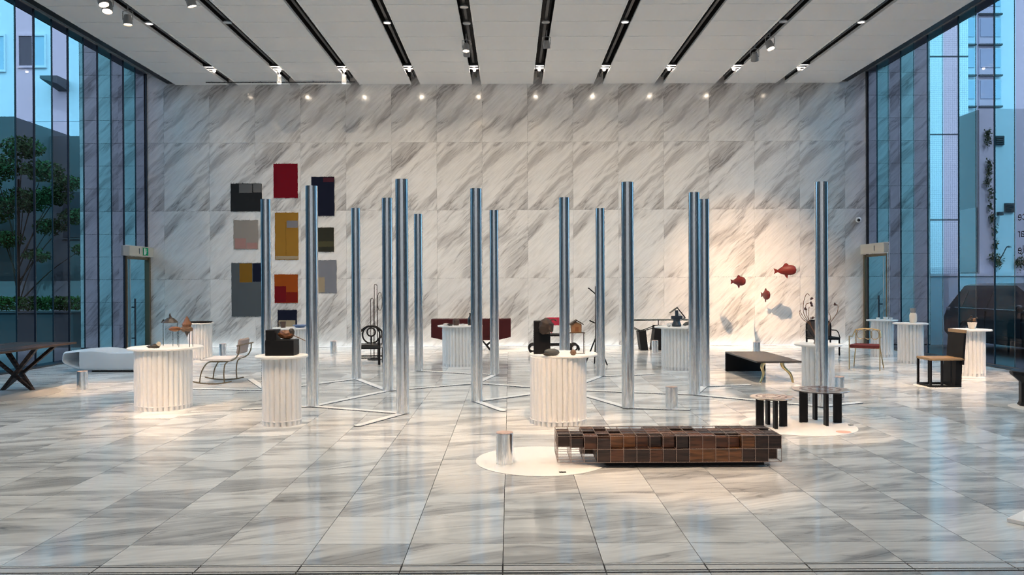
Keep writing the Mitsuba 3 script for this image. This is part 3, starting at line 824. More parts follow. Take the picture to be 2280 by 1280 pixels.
front_in = {(4, 1): 0.06, (5, 1): 0.09, (6, 1): 0.10, (7, 1): 0.09, (8, 1): 0.06, (9, 1): 0.02, (12, 1): 0.03, (13, 1): 0.07, (0, 1): 0.10, (1, 1): 0.06, (2, 1): 0.02}
top_in = {(0, 0): 1, (0, 1): 0.0, (3, 0): 0.03, (4, 3): 1, (5, 3): 0.08, (6, 3): 1, (11, 3): 1, (12, 3): 1, (9, 2): 0.05, (10, 2): 0.06, (12, 0): 0.02, (13, 0): 0.03, (15, 1): 0.0, (16, 2): 0.06, (1, 0): 0.03, (2, 1): 0.05, (1, 2): 0.04, (0, 3): 1, (1, 3): 0.05, (3, 2): 0.04, (4, 1): 0.05}
g = 0.0028
for k in range(NZ):
    for j in range(NY):
        for i in range(NX):
            if k == 0 and i < 3 and not (i == 2 and j > 2):
                continue
            if k == 0 and i == 3 and j < 1:
                pass
            if k == 1 and top_in.get((i, j)) == 1:
                continue
            if k == 0 and (i, j) in ((4, 3), (6, 3), (11, 3), (12, 3), (16, 0), (16, 3)):
                continue
            a = np.array([bx + i * cs + g, by + j * cs + g, bz + k * cs + g])
            b = np.array([bx + (i + 1) * cs - g, by + (j + 1) * cs - g, bz + (k + 1) * cs - g])
            if j == 0:
                a[1] += front_in.get((i, k), 0)
            if k == 1:
                b[2] -= top_in.get((i, j), 0)
            tone = int(rng.integers(0, 3)) if (j or k == 0) else (2 if i < 2 else [0, 1, 1, 0, 1, 2][int(rng.integers(0, 6))])
            tone = 2 if i >= 15 and rng.random() < 0.7 else tone
            if k == 1 and j > 0:
                tone = 1 if rng.random() < 0.5 else 2
            part(t, 'wood_block', box(a, b), f'block_{tone}_mat', smooth=False)

# white discs lying on the floor
for x, y, r, lb in ((0.29, 7.36, 0.62, 'large flat white disc on the floor under the left end of the wire bench'), (3.36, 9.1, 0.655, 'large flat white disc on the floor under the two petal tables'), (6.88, 12.52, 0.345, 'small flat white disc on the floor under the slab backed chair'),
                    (7.05, 10.3, 0.38, 'flat white disc on the floor at the right edge under the black stool'), (-7.95, 12.0, 0.9, 'flat grey white disc on the floor under the X leg table'), (0.1, 19.7, 0.55, 'flat white disc on the floor under the maroon console')):
    single('floor_disc', disc((x, y, 0.0003), r, 0.006, 72, 0.002), 'floor_disc_grey_mat' if r == 0.9 else 'disc_white_mat', lb, 'disc', 'flat white floor discs')
single('floor_sticker', disc((3.72, 8.67, 0.0066), 0.082, 0.0012, 32, 0.0004), 'sticker_mat', 'round pale pink marker on the white disc beside the petal tables', 'marker')
mat('sticker_mat', (0.78, 0.42, 0.33), rough=0.5)
for (x, y, lb) in ((0.46, 6.87, 'tiny black caption plate on the floor disc before the wire bench'), (3.98, 9.08, 'tiny black caption plate on the disc right of the petal tables')):
    single('caption_plate', box((x - 0.03, y - 0.02, 0.0065), (x + 0.03, y + 0.02, 0.010), 0.001), 'black_mat', lb, 'caption plate', 'black caption plates')

# ------------------------------------------------------------------ petal tables


def petal_table(c, h, ro, ri, rtop, label, seed):
    t = thing('petal_table', label, 'table')
    a = np.linspace(0, 2 * PI, 160, endpoint=False)
    rr = rtop * (0.91 + 0.09 * np.abs(np.cos(5 * a)) ** 1.5)
    pl = Polygon(np.stack([rr * np.cos(a), rr * np.sin(a)], 1))
    lo, hi = affinity.scale(pl, 0.90, 0.90), affinity.scale(pl, 0.985, 0.985)
    n = 160
    rings = []
    for p_, z in ((lo, h - 0.022), (pl, h - 0.004), (hi, h)):
        q = np.array(p_.exterior.coords)[:n]
        rings.append(np.column_stack([q, np.full(n, z)]))
    v = np.vstack(rings + [[[0, 0, h - 0.022]], [[0, 0, h]]])
    f = []
    for r_ in range(2):
        for i in range(n):
            j = (i + 1) % n
            f += [[r_ * n + i, r_ * n + j, (r_ + 1) * n + j], [r_ * n + i, (r_ + 1) * n + j, (r_ + 1) * n + i]]
    for i in range(n):
        j = (i + 1) % n
        f += [[3 * n, j, i], [3 * n + 1, 2 * n + i, 2 * n + j]]
    m = trimesh.Trimesh(v, f, process=False)
    m.fix_normals()
    part(t, 'top', move(m, (c[0], c[1], 0)), 'petal_top_mat', smooth=30)
    for r1, r2, mm in ((0.30, 0.42, 'petal_ring_mat'), (0.62, 0.70, 'petal_ring_mat')):
        part(t, 'inlay_ring', lathe([(r1 * rtop, h + 0.0002), (r2 * rtop, h + 0.0002), (r2 * rtop, h + 0.0015), (r1 * rtop, h + 0.0015), (r1 * rtop, h + 0.0002)], 48, (c[0], c[1], 0)), mm)
    for q in range(4):
        m = box((ri, -0.016, 0.0066), (ro, 0.016, h - 0.022), 0.002)
        rotz(m, 90 * q - math.degrees(math.atan2(c[0], c[1])) + 18)
        part(t, 'leg', move(m, (c[0], c[1], 0)), 'black_mat', smooth=False)


mat('petal_top_mat', (0.55, 0.50, 0.47), rough=0.12, metal=0.85)
mat('petal_ring_mat', (0.16, 0.09, 0.08), rough=0.2, metal=0.5)
petal_table((3.035, 9.03), 0.355, 0.178, 0.092, 0.252, 'lower polished petal edged side table with four black slab legs', 1)
petal_table((3.70, 9.27), 0.405, 0.245, 0.15, 0.335, 'taller polished petal edged side table with four black slab legs', 2)

# ------------------------------------------------------------------ black low table with brass legs
t = thing('low_table', 'long black low table with a slab leg and two brass legs', 'table')
part(t, 'top', box((4.10, 12.90, 0.345), (4.85, 14.82, 0.372), 0.004), 'black_top_mat', smooth=False)
mat('black_top_mat', (0.030, 0.026, 0.024), rough=0.35)
part(t, 'slab_leg', box((4.10, 14.76, 0.0), (4.85, 14.82, 0.345), 0.003), 'black_mat', smooth=False)
for x0, x1, sg in ((4.26, 4.20, -1), (4.56, 4.75, 1)):
    part(t, 'brass_leg', tube(curve([(x0, 13.05, 0.345), (x0 + sg * 0.03, 13.05, 0.26), (x1 - sg * 0.05, 13.05, 0.15), (x1, 13.05, 0.0)], 8), np.concatenate([np.linspace(0.034, 0.018, 25)]), 10), 'brass_mat', label='curved brass leg')

# ------------------------------------------------------------------ gold armchair with a red seat


def at2(c, deg):
    a = math.radians(deg)
    f, s = np.array([math.cos(a), math.sin(a)]), np.array([-math.sin(a), math.cos(a)])
    return lambda u, v, z: (c[0] + f[0] * u + s[0] * v, c[1] + f[1] * u + s[1] * v, z)


t = thing('gold_armchair', 'slender gold metal armchair with a dark red seat and looped back', 'chair')
P = at2((6.90, 15.06), 238)      # u forward, v to the chair's left
seat = Polygon([(-0.23, -0.20), (-0.23, 0.20), (0.20, 0.255), (0.27, 0.16), (0.27, -0.16), (0.20, -0.255)]).buffer(0.02)
m = prism_xy(seat, 0.42, 0.475)
rotz(m, 238)
part(t, 'seat', move(m, (6.90, 15.06, 0)), 'seat_red_mat', label='dark red seat')
for v in (-0.27, 0.27):
    part(t, 'leg', tube(curve([P(0.22, v, 0.63), P(0.22, v, 0.30), P(0.23, v, 0.0)], 6), 0.0105, 8), 'gold_mat')
    part(t, 'leg', tube(curve([P(-0.22, v * 0.8, 0.74), P(-0.24, v * 0.8, 0.45), P(-0.28, v * 0.9, 0.22), P(-0.36, v, 0.0)], 6), 0.0105, 8), 'gold_mat')
    part(t, 'armrest', tube(curve([P(0.22, v, 0.63), P(0.10, v, 0.635), P(-0.06, v * 0.95, 0.62), P(-0.16, v * 0.9, 0.68), P(-0.24, v * 0.8, 0.74)], 6), 0.0115, 8), 'gold_mat')
part(t, 'top_rail', tube(curve([P(-0.22, -0.23, 0.74), P(-0.25, -0.1, 0.765), P(-0.25, 0.1, 0.765), P(-0.22, 0.23, 0.74)], 6), 0.011, 8), 'gold_mat')
for v in (-0.125, 0.0, 0.125):
    part(t, 'back_loop', tube([P(-0.24 + 0.01 * math.sin(a), v + 0.075 * math.cos(a), 0.655 + 0.095 * math.sin(a)) for a in np.linspace(0, 2 * PI, 28, endpoint=False)], 0.008, 7, True), 'gold_mat')
part(t, 'seat_rail', tube([P(0.22, -0.27, 0.42), P(0.22, 0.27, 0.42), P(-0.23, 0.22, 0.42), P(-0.23, -0.22, 0.42)], 0.009, 7, True), 'gold_mat')

# ------------------------------------------------------------------ slab backed chair on the small disc
t = thing('slab_chair', 'dark chair with a tan seat, upright slab back and open black frame', 'chair')
zf = 0.0066
part(t, 'seat', box((6.66, 12.32, 0.43), (7.22, 12.74, 0.468), 0.006), 'tan_mat', smooth=False, label='tan wood seat')
part(t, 'backrest', rot(box((7.17, 12.32, 0.36), (7.205, 12.78, 0.86), 0.004), 4, [0, 1, 0], (7.2, 12.5, 0.36)), 'black_mat', smooth=False)
part(t, 'top_cap', rot(box((7.165, 12.32, 0.86), (7.21, 12.78, 0.915), 0.004), 4, [0, 1, 0], (7.2, 12.5, 0.36)), 'tan_mat', smooth=False, label='tan wood cap')
part(t, 'rear_slab', hull([(7.08, 12.36, zf), (7.18, 12.36, zf), (7.20, 12.36, 0.45), (7.10, 12.36, 0.45), (7.08, 12.72, zf), (7.18, 12.72, zf), (7.20, 12.72, 0.45), (7.10, 12.72, 0.45)]), 'black_mat', smooth=False)
for x, y in ((6.68, 12.34), (6.86, 12.34), (7.00, 12.34), (6.68, 12.72), (6.86, 12.72)):
    part(t, 'leg', box((x - 0.014, y - 0.014, zf), (x + 0.014, y + 0.014, 0.43)), 'black_mat', smooth=False)
part(t, 'base_frame', cat_(box((6.665, 12.325, zf), (7.16, 12.36, 0.036)), box((6.665, 12.70, zf), (7.16, 12.735, 0.036)), box((6.665, 12.34, zf), (6.70, 12.72, 0.036))), 'black_mat', smooth=False)

# black stool cut by the right edge, white board in the corner
t = thing('black_stool', 'black tapered stool cut by the right edge of the picture', 'stool')
part(t, 'body', lathe([(0, 0.0066), (0.24, 0.0066), (0.22, 0.05), (0.22, 0.32), (0.33, 0.42), (0.33, 0.455), (0, 0.455)], 8, (7.10, 10.45, 0)), 'black_mat', smooth=False)
part(t, 'seat_pad', disc((7.10, 10.45, 0.455), 0.31, 0.02, 40), 'black_gloss_mat')
single('white_board', rotz(box((0, -0.7, 0.0003), (0.8, 0.0, 0.03), 0.004), 37.7).apply_translation((3.45, 5.40, 0)), 'white_mat', 'low white board cut by the right edge near the camera', 'board', smooth=False)

# ------------------------------------------------------------------ dark X leg table at the far left
t = thing('cross_leg_table', 'long dark wood table on crossed X legs at the far left by the glass', 'table')
part(t, 'top', box((-8.42, 10.5, 0.690), (-7.36, 13.25, 0.722), 0.006), 'dark_wood_mat', smooth=False)
part(t, 'inlay', box((-8.05, 10.6, 0.7222), (-7.75, 13.15, 0.7235)), 'black_top_mat', smooth=False)
for yc in (11.0, 12.55):
    cx_, zc = -7.90, 0.36
    for sx in (-1, 1):
        for sy in (-1, 1):
            a, b, w = np.array([cx_ + sx * 0.42, yc + sy * 0.26, 0.690]), np.array([cx_ - sx * 0.24, yc - sy * 0.05, 0.0066]), 0.038
            if sy < 0:
                b[1] = yc - 0.05
            pts = []
            for c, s in ((a, 1.0), (b, 0.8)):
                for u in (-1, 1):
                    for v in (-1, 1):
                        pts.append(c + np.array([u * w * s, v * w * s * 0.8, 0]))
            part(t, 'leg', hull(pts), 'dark_wood_mat', smooth=False)

# ------------------------------------------------------------------ white sculpted bench
t = thing('sculpted_bench', 'smooth white sculpted bench with a hollow left end', 'bench')
prof = [(0.0, 0.22), (0.015, 0.33), (0.05, 0.385), (0.14, 0.405), (0.42, 0.425), (0.62, 0.432), (0.80, 0.415), (1.0, 0.385), (1.25, 0.385), (1.55, 0.40), (1.75, 0.37), (1.82, 0.26), (1.78, 0.12), (1.62, 0.035), (1.2, 0.03), (0.50, 0.03), (0.40, 0.035), (0.24, 0.07), (0.10, 0.125), (0.03, 0.175)]
P2 = np.array(prof)
cl = curve(np.column_stack([np.vstack([P2, P2[:1]]), np.zeros(len(P2) + 1)]), 5)[:-1, :2]
outer = Polygon(cl).buffer(0)
layers = [(0.0, 0.045), (0.02, 0.018), (0.05, 0.0), (0.70, 0.0), (0.73, 0.018), (0.75, 0.045)]
n = len(cl)
v, f = [], []
c0 = np.array([outer.centroid.x, outer.centroid.y])
for y, ins in layers:
    d = cl - c0
    q = c0 + d * (1 - ins / np.abs(d).max(0) * 1.0)
    for x_, z_ in q:
        v.append((x_, y, z_))
for r_ in range(len(layers) - 1):
    for i in range(n):
        j = (i + 1) % n
        f += [[r_ * n + i, r_ * n + j, (r_ + 1) * n + j], [r_ * n + i, (r_ + 1) * n + j, (r_ + 1) * n + i]]
v += [(c0[0], 0.0, c0[1]), (c0[0], 0.75, c0[1])]
L_ = (len(layers) - 1) * n
for i in range(n):
    j = (i + 1) % n
    f += [[len(v) - 2, j, i], [len(v) - 1, L_ + i, L_ + j]]
shell = trimesh.Trimesh(v, f, process=False)
shell.fix_normals()
hole = prism_xz(outer.buffer(-0.032).intersection(sbox(-1, -1, 0.37, 1)), -0.1, 0.55)
body = tri(man(shell) - man(hole))
part(t, 'body', move(rotz(body, -2), (-8.72, 15.12, 0.0)), 'bench_white_mat', smooth=40)
mat('bench_white_mat', (0.72, 0.74, 0.76), rough=0.4)
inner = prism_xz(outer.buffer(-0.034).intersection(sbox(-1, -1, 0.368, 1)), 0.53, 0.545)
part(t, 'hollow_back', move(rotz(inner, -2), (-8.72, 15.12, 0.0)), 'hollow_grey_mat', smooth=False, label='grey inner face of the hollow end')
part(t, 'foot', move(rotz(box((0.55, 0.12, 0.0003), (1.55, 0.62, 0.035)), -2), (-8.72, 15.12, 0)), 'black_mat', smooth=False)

# ------------------------------------------------------------------ rocking chair
t = thing('rocking_chair', 'low bronze rocking chair with a pale seat', 'chair')
for yy in (13.14, 13.74):
    part(t, 'rocker', tube(curve([(-5.38, yy, 0.055), (-5.22, yy, 0.022), (-5.02, yy, 0.012), (-4.85, yy, 0.022), (-4.70, yy, 0.05)], 8), 0.0115, 8), 'bronze_mat')
    part(t, 'leg', tube(curve([(-5.24, yy, 0.024), (-5.21, yy, 0.20), (-5.13, yy, 0.34), (-5.06, yy, 0.385)], 8), 0.011, 8), 'bronze_mat')
    part(t, 'leg', tube(curve([(-4.82, yy, 0.028), (-4.83, yy, 0.18), (-4.81, yy, 0.33), (-4.76, yy, 0.385)], 8), 0.011, 8), 'bronze_mat')
    part(t, 'back_tube', tube(curve([(-5.06, yy, 0.385), (-4.80, yy, 0.388), (-4.66, yy, 0.42), (-4.58, yy, 0.52), (-4.56, yy, 0.66)], 8), 0.011, 8), 'bronze_mat')
s1 = hull([(x, y, z) for x in (-5.20, -4.72) for y in (13.12, 13.76) for z in (0.398, 0.425)] + [(-5.23, y, 0.41) for y in (13.14, 13.74)] + [(-4.68, y, 0.44) for y in (13.14, 13.74)])
part(t, 'seat', s1, 'seat_white_mat', smooth=False, label='pale flat seat')
part(t, 'back_pad', rot(box((-4.66, 13.22, 0.50), (-4.60, 13.66, 0.76), 0.02), 10, [0, 1, 0], (-4.63, 13.4, 0.5)), 'grey_pad_mat', smooth=False, label='grey brown back pad')
part(t, 'cross_bar', tube([(-4.575, 13.05, 0.655), (-4.565, 13.84, 0.655)], 0.012, 8), 'bronze_mat')

# ------------------------------------------------------------------ black chair with the round back, wire loops behind it
t = thing('round_back_chair', 'black wooden chair with rings in its round back', 'chair')
cx_, yf, yr = -2.98, 16.25, 16.72
part(t, 'seat', box((cx_ - 0.27, yf - 0.03, 0.33), (cx_ + 0.27, yr + 0.03, 0.42), 0.02), 'black_gloss_mat', smooth=False)
for sx in (-1, 1):
    part(t, 'leg', box((cx_ + sx * 0.25 - 0.022, yf - 0.02, 0), (cx_ + sx * 0.25 + 0.022, yf + 0.02, 0.56), 0.004), 'black_mat', smooth=False)
    part(t, 'leg', box((cx_ + sx * 0.25 - 0.022, yr - 0.02, 0), (cx_ + sx * 0.25 + 0.022, yr + 0.02, 0.60), 0.004), 'black_mat', smooth=False)
    part(t, 'armrest', tube(curve([(cx_ + sx * 0.25, yf, 0.55), (cx_ + sx * 0.27, 16.48, 0.60), (cx_ + sx * 0.22, yr, 0.68), (cx_ + sx * 0.10, yr + 0.02, 0.765), (cx_, yr + 0.03, 0.78)], 8), 0.022, 8), 'black_mat')
part(t, 'outer_ring', tube(arc((cx_, yr, 0.60), 0.185, 0, 360, 41)[:-1], 0.016, 8, True), 'black_mat')
part(t, 'inner_ring', tube(arc((cx_, yr, 0.655), 0.088, 0, 360, 33)[:-1], 0.015, 8, True), 'black_mat')
part(t, 'back_post', tube([(cx_, yr, 0.41), (cx_, yr, 0.57)], 0.018, 8), 'black_mat')
for y in (yf, yr):
    part(t, 'stretcher', box((cx_ - 0.24, y - 0.012, 0.13), (cx_ + 0.24, y + 0.012, 0.155)), 'black_mat', smooth=False)

t = thing('wire_loop_sculpture', 'tall thin dark wire loops standing behind the round backed chair', 'sculpture')
part(t, 'base', disc((-3.02, 17.35, 0.0), 0.16, 0.012, 32), 'black_mat')
lp = lambda x, z0, z1, w, y: np.vstack([[(x - w, y, z0)], arc((x, y, z1 - w), w, 180, 0, 13), [(x + w, y, z0 + 0.03)]])
part(t, 'loop', tube(lp(-3.07, 0.012, 1.37, 0.03, 17.35), 0.007, 6), 'wire_dark_mat')
part(t, 'loop', tube(lp(-2.985, 0.012, 1.68, 0.03, 17.33), 0.007, 6), 'wire_dark_mat')
part(t, 'loop', tube([(-2.90 + 0.055 * math.cos(a), 17.37, 1.30 + 0.20 * math.sin(a)) for a in np.linspace(0, 2 * PI, 40, endpoint=False)], 0.007, 6, True), 'wire_dark_mat')
part(t, 'stem', tube([(-2.955, 17.37, 0.01), (-2.955, 17.37, 1.30)], 0.007, 6), 'wire_dark_mat')
mat('wire_dark_mat', (0.05, 0.035, 0.028), rough=0.4, metal=0.3)

# ------------------------------------------------------------------ maroon console
t = thing('console', 'long dark maroon console with a keel shaped underside on black legs', 'console')
part(t, 'cabinet', prism_xz(Polygon([(-1.98, 0.80), (0.02, 0.80), (0.02, 0.345), (-0.30, 0.27), (-1.66, 0.27), (-1.98, 0.345)]), 19.55, 20.0), 'maroon_mat', smooth=False)
for i in range(4):
    x0 = -1.96 + i * 0.49
    part(t, 'door', box((x0, 19.538, 0.36), (x0 + 0.47, 19.551, 0.785), 0.003), 'maroon_mat', smooth=False)
part(t, 'leg', cat_(hull([(-0.69, y, z) for y in (19.6, 19.64) for z in (0.27, 0.22)] + [(-0.45, y, z) for y in (19.6, 19.64) for z in (0.0066, 0.0066)] + [(-0.52, y, 0.0066) for y in (19.6, 19.64)]), hull([(-0.45, y, 0.27) for y in (19.6, 19.64)] + [(-0.38, y, 0.27) for y in (19.6, 19.64)] + [(-0.62, y, 0.15) for y in (19.6, 19.64)] + [(-0.56, y, 0.13) for y in (19.6, 19.64)])), 'black_mat', smooth=False)
part(t, 'leg', cat_(hull([(-1.35, y, z) for y in (19.6, 19.64) for z in (0.27, 0.22)] + [(-1.58, y, 0.0) for y in (19.6, 19.64)] + [(-1.51, y, 0.0) for y in (19.6, 19.64)]), hull([(-1.62, y, 0.27) for y in (19.6, 19.64)] + [(-1.55, y, 0.27) for y in (19.6, 19.64)] + [(-1.44, y, 0.15) for y in (19.6, 19.64)] + [(-1.38, y, 0.13) for y in (19.6, 19.64)])), 'black_mat', smooth=False)

# ------------------------------------------------------------------ black scroll ended seat with the red back
t = thing('scroll_seat', 'low black seat with scroll ends and a red back panel behind the middle pedestal', 'chair')
ys = 18.8
for y in (18.62, 19.05):
    for sx, xx in ((-1, 0.555), (1, 1.555)):
        part(t, 'scroll', tube(arc((xx, y, 0.122), 0.095, 0, 360, 31)[:-1], 0.022, 8, True), 'black_mat')
    part(t, 'rail', tube([(0.60, y, 0.205), (1.51, y, 0.205)], 0.018, 8), 'black_mat')
part(t, 'seat', box((0.80, 18.62, 0.42), (1.36, 19.07, 0.465), 0.008), 'black_mat', smooth=False)
for x in (0.84, 1.32):
    for y in (18.64, 19.05):
        part(t, 'post', box((x - 0.014, y - 0.014, 0.20), (x + 0.014, y + 0.014, 0.43)), 'black_mat', smooth=False)
part(t, 'back_panel', box((0.90, 19.03, 0.66), (1.34, 19.06, 0.855), 0.006), 'red_panel_mat', smooth=False, label='red back panel')
for x in (1.02, 1.24):
    part(t, 'back_post', box((x - 0.010, 19.035, 0.46), (x + 0.010, 19.055, 0.67)), 'red_panel_mat', smooth=False)

# ------------------------------------------------------------------ dark stand behind a chrome tube
t = thing('tripod_stand', 'tall thin dark tripod stand with short pegs, mostly hidden by a chrome tube', 'stand')
sx_, sy_ = 1.76, 15.95
part(t, 'pole', tube([(sx_, sy_, 0.42), (sx_, sy_, 1.62)], 0.014, 8), 'black_mat')
for a, b in ((-0.24, -0.12), (0.22, -0.12), (0.0, 0.26)):
    part(t, 'leg', tube([(sx_ - a * 0.05, sy_, 0.60), (sx_ + a, sy_ + b, 0.013)], 0.014, 8), 'black_mat')
for dx, dz, z in ((-0.15, 0.13, 1.46), (-0.13, 0.06, 0.86), (0.10, 0.12, 1.35)):
    part(t, 'peg', tube([(sx_, sy_, z), (sx_ + dx, sy_, z + dz)], 0.012, 7), 'black_mat')

# ------------------------------------------------------------------ slab legged table
t = thing('slab_table', 'table with a thin glass top on two black slab legs and thin struts', 'table')
v = box((3.05, 19.3, 0.752), (4.55, 20.0, 0.764))
part(t, 'top', v, 'table_glass_mat', smooth=False, label='thin dark edged glass top')
mat('table_glass_mat', (0.02, 0.03, 0.03), rough=0.4, spec=0.2)
part(t, 'slab_leg', hull([(x, y, z) for y in (19.45, 19.85) for x, z in ((3.22, 0.47), (3.40, 0.50), (3.46, 0.0), (3.28, 0.0))]), 'black_mat', smooth=False)
part(t, 'slab_leg', hull([(x, y, z) for y in (19.45, 19.85) for x, z in ((3.64, 0.62), (3.86, 0.62), (3.92, 0.0), (3.56, 0.0))]), 'black_mat', smooth=False)
for a, b in (((3.30, 0.48), (3.66, 0.61)), ((3.30, 0.46), (3.66, 0.56)), ((3.30, 0.48), (3.08, 0.60)), ((3.30, 0.46), (3.08, 0.56)), ((3.10, 0.58), (3.10, 0.752)), ((3.75, 0.62), (3.75, 0.752))):
    part(t, 'strut', tube([(a[0], 19.65, a[1]), (b[0], 19.65, b[1])], 0.011, 6), 'black_mat')

# ------------------------------------------------------------------ mesh back chair
t = thing('mesh_back_chair', 'dark chair with a rounded mesh back, behind the slender pedestal', 'chair')
cx_, yb = 7.29, 18.35
bp = sbox(cx_ - 0.29, 0.36, cx_ + 0.29, 0.80).buffer(0)
bp = Polygon([(cx_ - 0.30, 0.34), (cx_ + 0.30, 0.34), (cx_ + 0.30, 0.62)] + [(cx_ + 0.16 + 0.14 * math.cos(a), 0.66 + 0.14 * math.sin(a)) for a in np.linspace(0, PI / 2, 8)] + [(cx_ - 0.16 + 0.14 * math.cos(a), 0.66 + 0.14 * math.sin(a)) for a in np.linspace(PI / 2, PI, 8)] + [(cx_ - 0.30, 0.62)])
part(t, 'back_frame', prism_xz(bp.difference(bp.buffer(-0.028)), yb, yb + 0.03), 'black_mat', smooth=False)
part(t, 'back_mesh', prism_xz(bp.buffer(-0.028), yb + 0.01, yb + 0.02), 'mesh_mat', smooth=False)
part(t, 'seat', box((cx_ - 0.29, yb - 0.52, 0.36), (cx_ + 0.29, yb - 0.01, 0.42), 0.015), 'black_mat', smooth=False)
for sx in (-1, 1):
    part(t, 'leg', box((cx_ + sx * 0.28 - 0.014, yb, 0.0), (cx_ + sx * 0.28 + 0.014, yb + 0.03, 0.36)), 'black_mat', smooth=False)
    part(t, 'leg', box((cx_ + sx * 0.28 - 0.014, yb - 0.50, 0.0), (cx_ + sx * 0.28 + 0.014, yb - 0.47, 0.37)), 'black_mat', smooth=False)
    part(t, 'armrest', tube(curve([(cx_ + sx * 0.29, yb + 0.01, 0.56), (cx_ + sx * 0.33, yb - 0.25, 0.55), (cx_ + sx * 0.30, yb - 0.48, 0.40)], 6), 0.012, 7), 'black_mat')

# ------------------------------------------------------------------ branching flowers on the slender pedestal
t = thing('branch_sculpture', 'bronze branches with dark cup shaped flowers on the slender pedestal', 'sculpture')
hx, hy, hz = C_H[0], C_H[1], 0.80
part(t, 'foot', disc((hx, hy, hz), 0.06, 0.02, 24), 'bronze_mat')
P = lambda px, py: (hx + (px - 1822.5) * 0.00642, hy, 1.67 - (py - 632.0) * 0.00642)
BR = [([(1820, 755), (1806, 727), (1788, 712), (1781, 698), (1785, 692)], (1792, 691)), ([(1820, 755), (1808, 727), (1795, 710), (1787, 694)], None), ([(1819, 755), (1806, 725), (1797, 706), (1794, 694), (1793, 680), (1800, 676)], (1801, 678)),
      ([(1820, 755), (1803, 722), (1790, 700), (1789, 676), (1793, 660), (1797, 656), (1801, 660)], (1804, 664)), ([(1821, 755), (1806, 722), (1806, 696), (1809, 686)], (1812, 684)), ([(1821, 755), (1807, 724), (1806, 708)], (1809, 707)),
      ([(1824, 755), (1849, 720), (1862, 700), (1864, 686), (1860, 680), (1854, 680)], (1852, 681)), ([(1824, 755), (1848, 722), (1852, 706), (1848, 697), (1842, 697)], (1840, 700)), ([(1823, 755), (1838, 715), (1842, 690), (1838, 672)], (1836, 668))]
for i, (pts, fl_) in enumerate(BR):
    q = curve([P(*a) for a in pts], 6)
    q[:, 1] += 0.10 * math.sin(i * 1.9) * np.linspace(0, 1, len(q))
    b = part(t, 'branch', tube(q, 0.0042, 6), 'branch_mat')
    if fl_:
        e = np.array(P(*fl_)) + [0, 0.10 * math.sin(i * 1.9), 0]
        m = lathe([(0, 0.0), (0.012, 0.004), (0.026, 0.028), (0.022, 0.032), (0.008, 0.012), (0, 0.010)], 14)
        rot(m, 150 if i % 2 else 60, [0.3, 1, 0])
        part(b, 'flower', move(m, e), 'flower_mat')
mat('branch_mat', (0.20, 0.10, 0.06), rough=0.35, metal=0.5)
mat('flower_mat', (0.06, 0.018, 0.014), rough=0.4)

# ------------------------------------------------------------------ things standing on the pedestals
TOP = 0.8303


def leaf_lump(c, r, amp, seed, fold=0.0):
    m = blob((0, 0, 0), (1, 1, 1), 3, amp, 2.6, seed)
    v = m.vertices
    v[:, 2] += fold * np.abs(v[:, 0])
    m.vertices = v * np.array(r) + np.array(c)
    return m


def stand_wires(t, feet, h, rr=0.0035):
    for (x, y, z1) in feet:
        part(t, 'wire_leg', tube([(x, y, TOP), (x, y, z1)], rr, 6), 'black_mat')


# pedestal A
ax, ay = C_A
t = thing('horn_piece', 'dark cone shaped horn piece on thin wires, leftmost on the wide left pedestal', 'sculpture', 'horn pieces on wires')
z0 = 1.155
part(t, 'cone', cat_(lathe([(0, 0.10), (0.012, 0.095), (0.02, 0.07), (0.055, 0.055), (0.11, 0.0), (0.10, -0.004), (0, 0.02)], 9, (ax + 0.0, ay + 0.22, z0)), hull([(ax - 0.12, ay + 0.22, z0), (ax - 0.09, ay + 0.20, z0 + 0.045), (ax - 0.04, ay + 0.22, z0 + 0.03), (ax - 0.04, ay + 0.24, z0), (ax - 0.135, ay + 0.22, z0 - 0.004)])), 'leaf_dark_mat', smooth=20)
part(t, 'tip', lathe([(0, 0.0), (0.014, 0.0), (0.010, 0.02), (0, 0.045)], 10, (ax - 0.005, ay + 0.22, z0 + 0.09)), 'leaf_dark_mat')
stand_wires(t, ((ax - 0.10, ay + 0.22, z0 + 0.005), (ax + 0.085, ay + 0.25, z0 + 0.005)), 0)
t = thing('horn_piece', 'amber brown horn pieces like a butterfly on wires, on the wide left pedestal', 'sculpture', 'horn pieces on wires')
bx_, by_, zz = ax + 0.27, ay + 0.02, 1.055
part(t, 'wing', leaf_lump((bx_ - 0.12, by_, zz + 0.02), (0.085, 0.04, 0.034), 0.18, 3), 'leaf_brown_mat', smooth=True)
part(t, 'wing', lathe([(0, 0.125), (0.018, 0.10), (0.040, 0.055), (0.066, 0.01), (0.05, -0.025), (0, -0.03)], 9, (bx_ + 0.045, by_, zz + 0.075)), 'leaf_brown_mat', smooth=25)
part(t, 'body', leaf_lump((bx_ + 0.045, by_ - 0.01, zz + 0.02), (0.085, 0.05, 0.045), 0.2, 5), 'driftwood_mat', smooth=True)
part(t, 'tip', lathe([(0, -0.085), (0.012, -0.05), (0.042, 0.0), (0, 0.01)], 10, (bx_ + 0.05, by_ - 0.01, zz - 0.01)), 'leaf_dark_mat')
stand_wires(t, ((bx_ - 0.06, by_ - 0.02, zz), (bx_ + 0.09, by_ - 0.02, zz), (bx_ + 0.115, by_ + 0.02, zz + 0.01), (bx_ - 0.17, by_ + 0.05, zz + 0.02)), 0)
t = thing('driftwood', 'dark driftwood lump with a cream tip lying on the wide left pedestal', 'driftwood')
part(t, 'lump', leaf_lump((ax - 0.03, ay - 0.19, TOP + 0.026), (0.062, 0.035, 0.032), 0.3, 8), 'leaf_dark_mat', smooth=True)
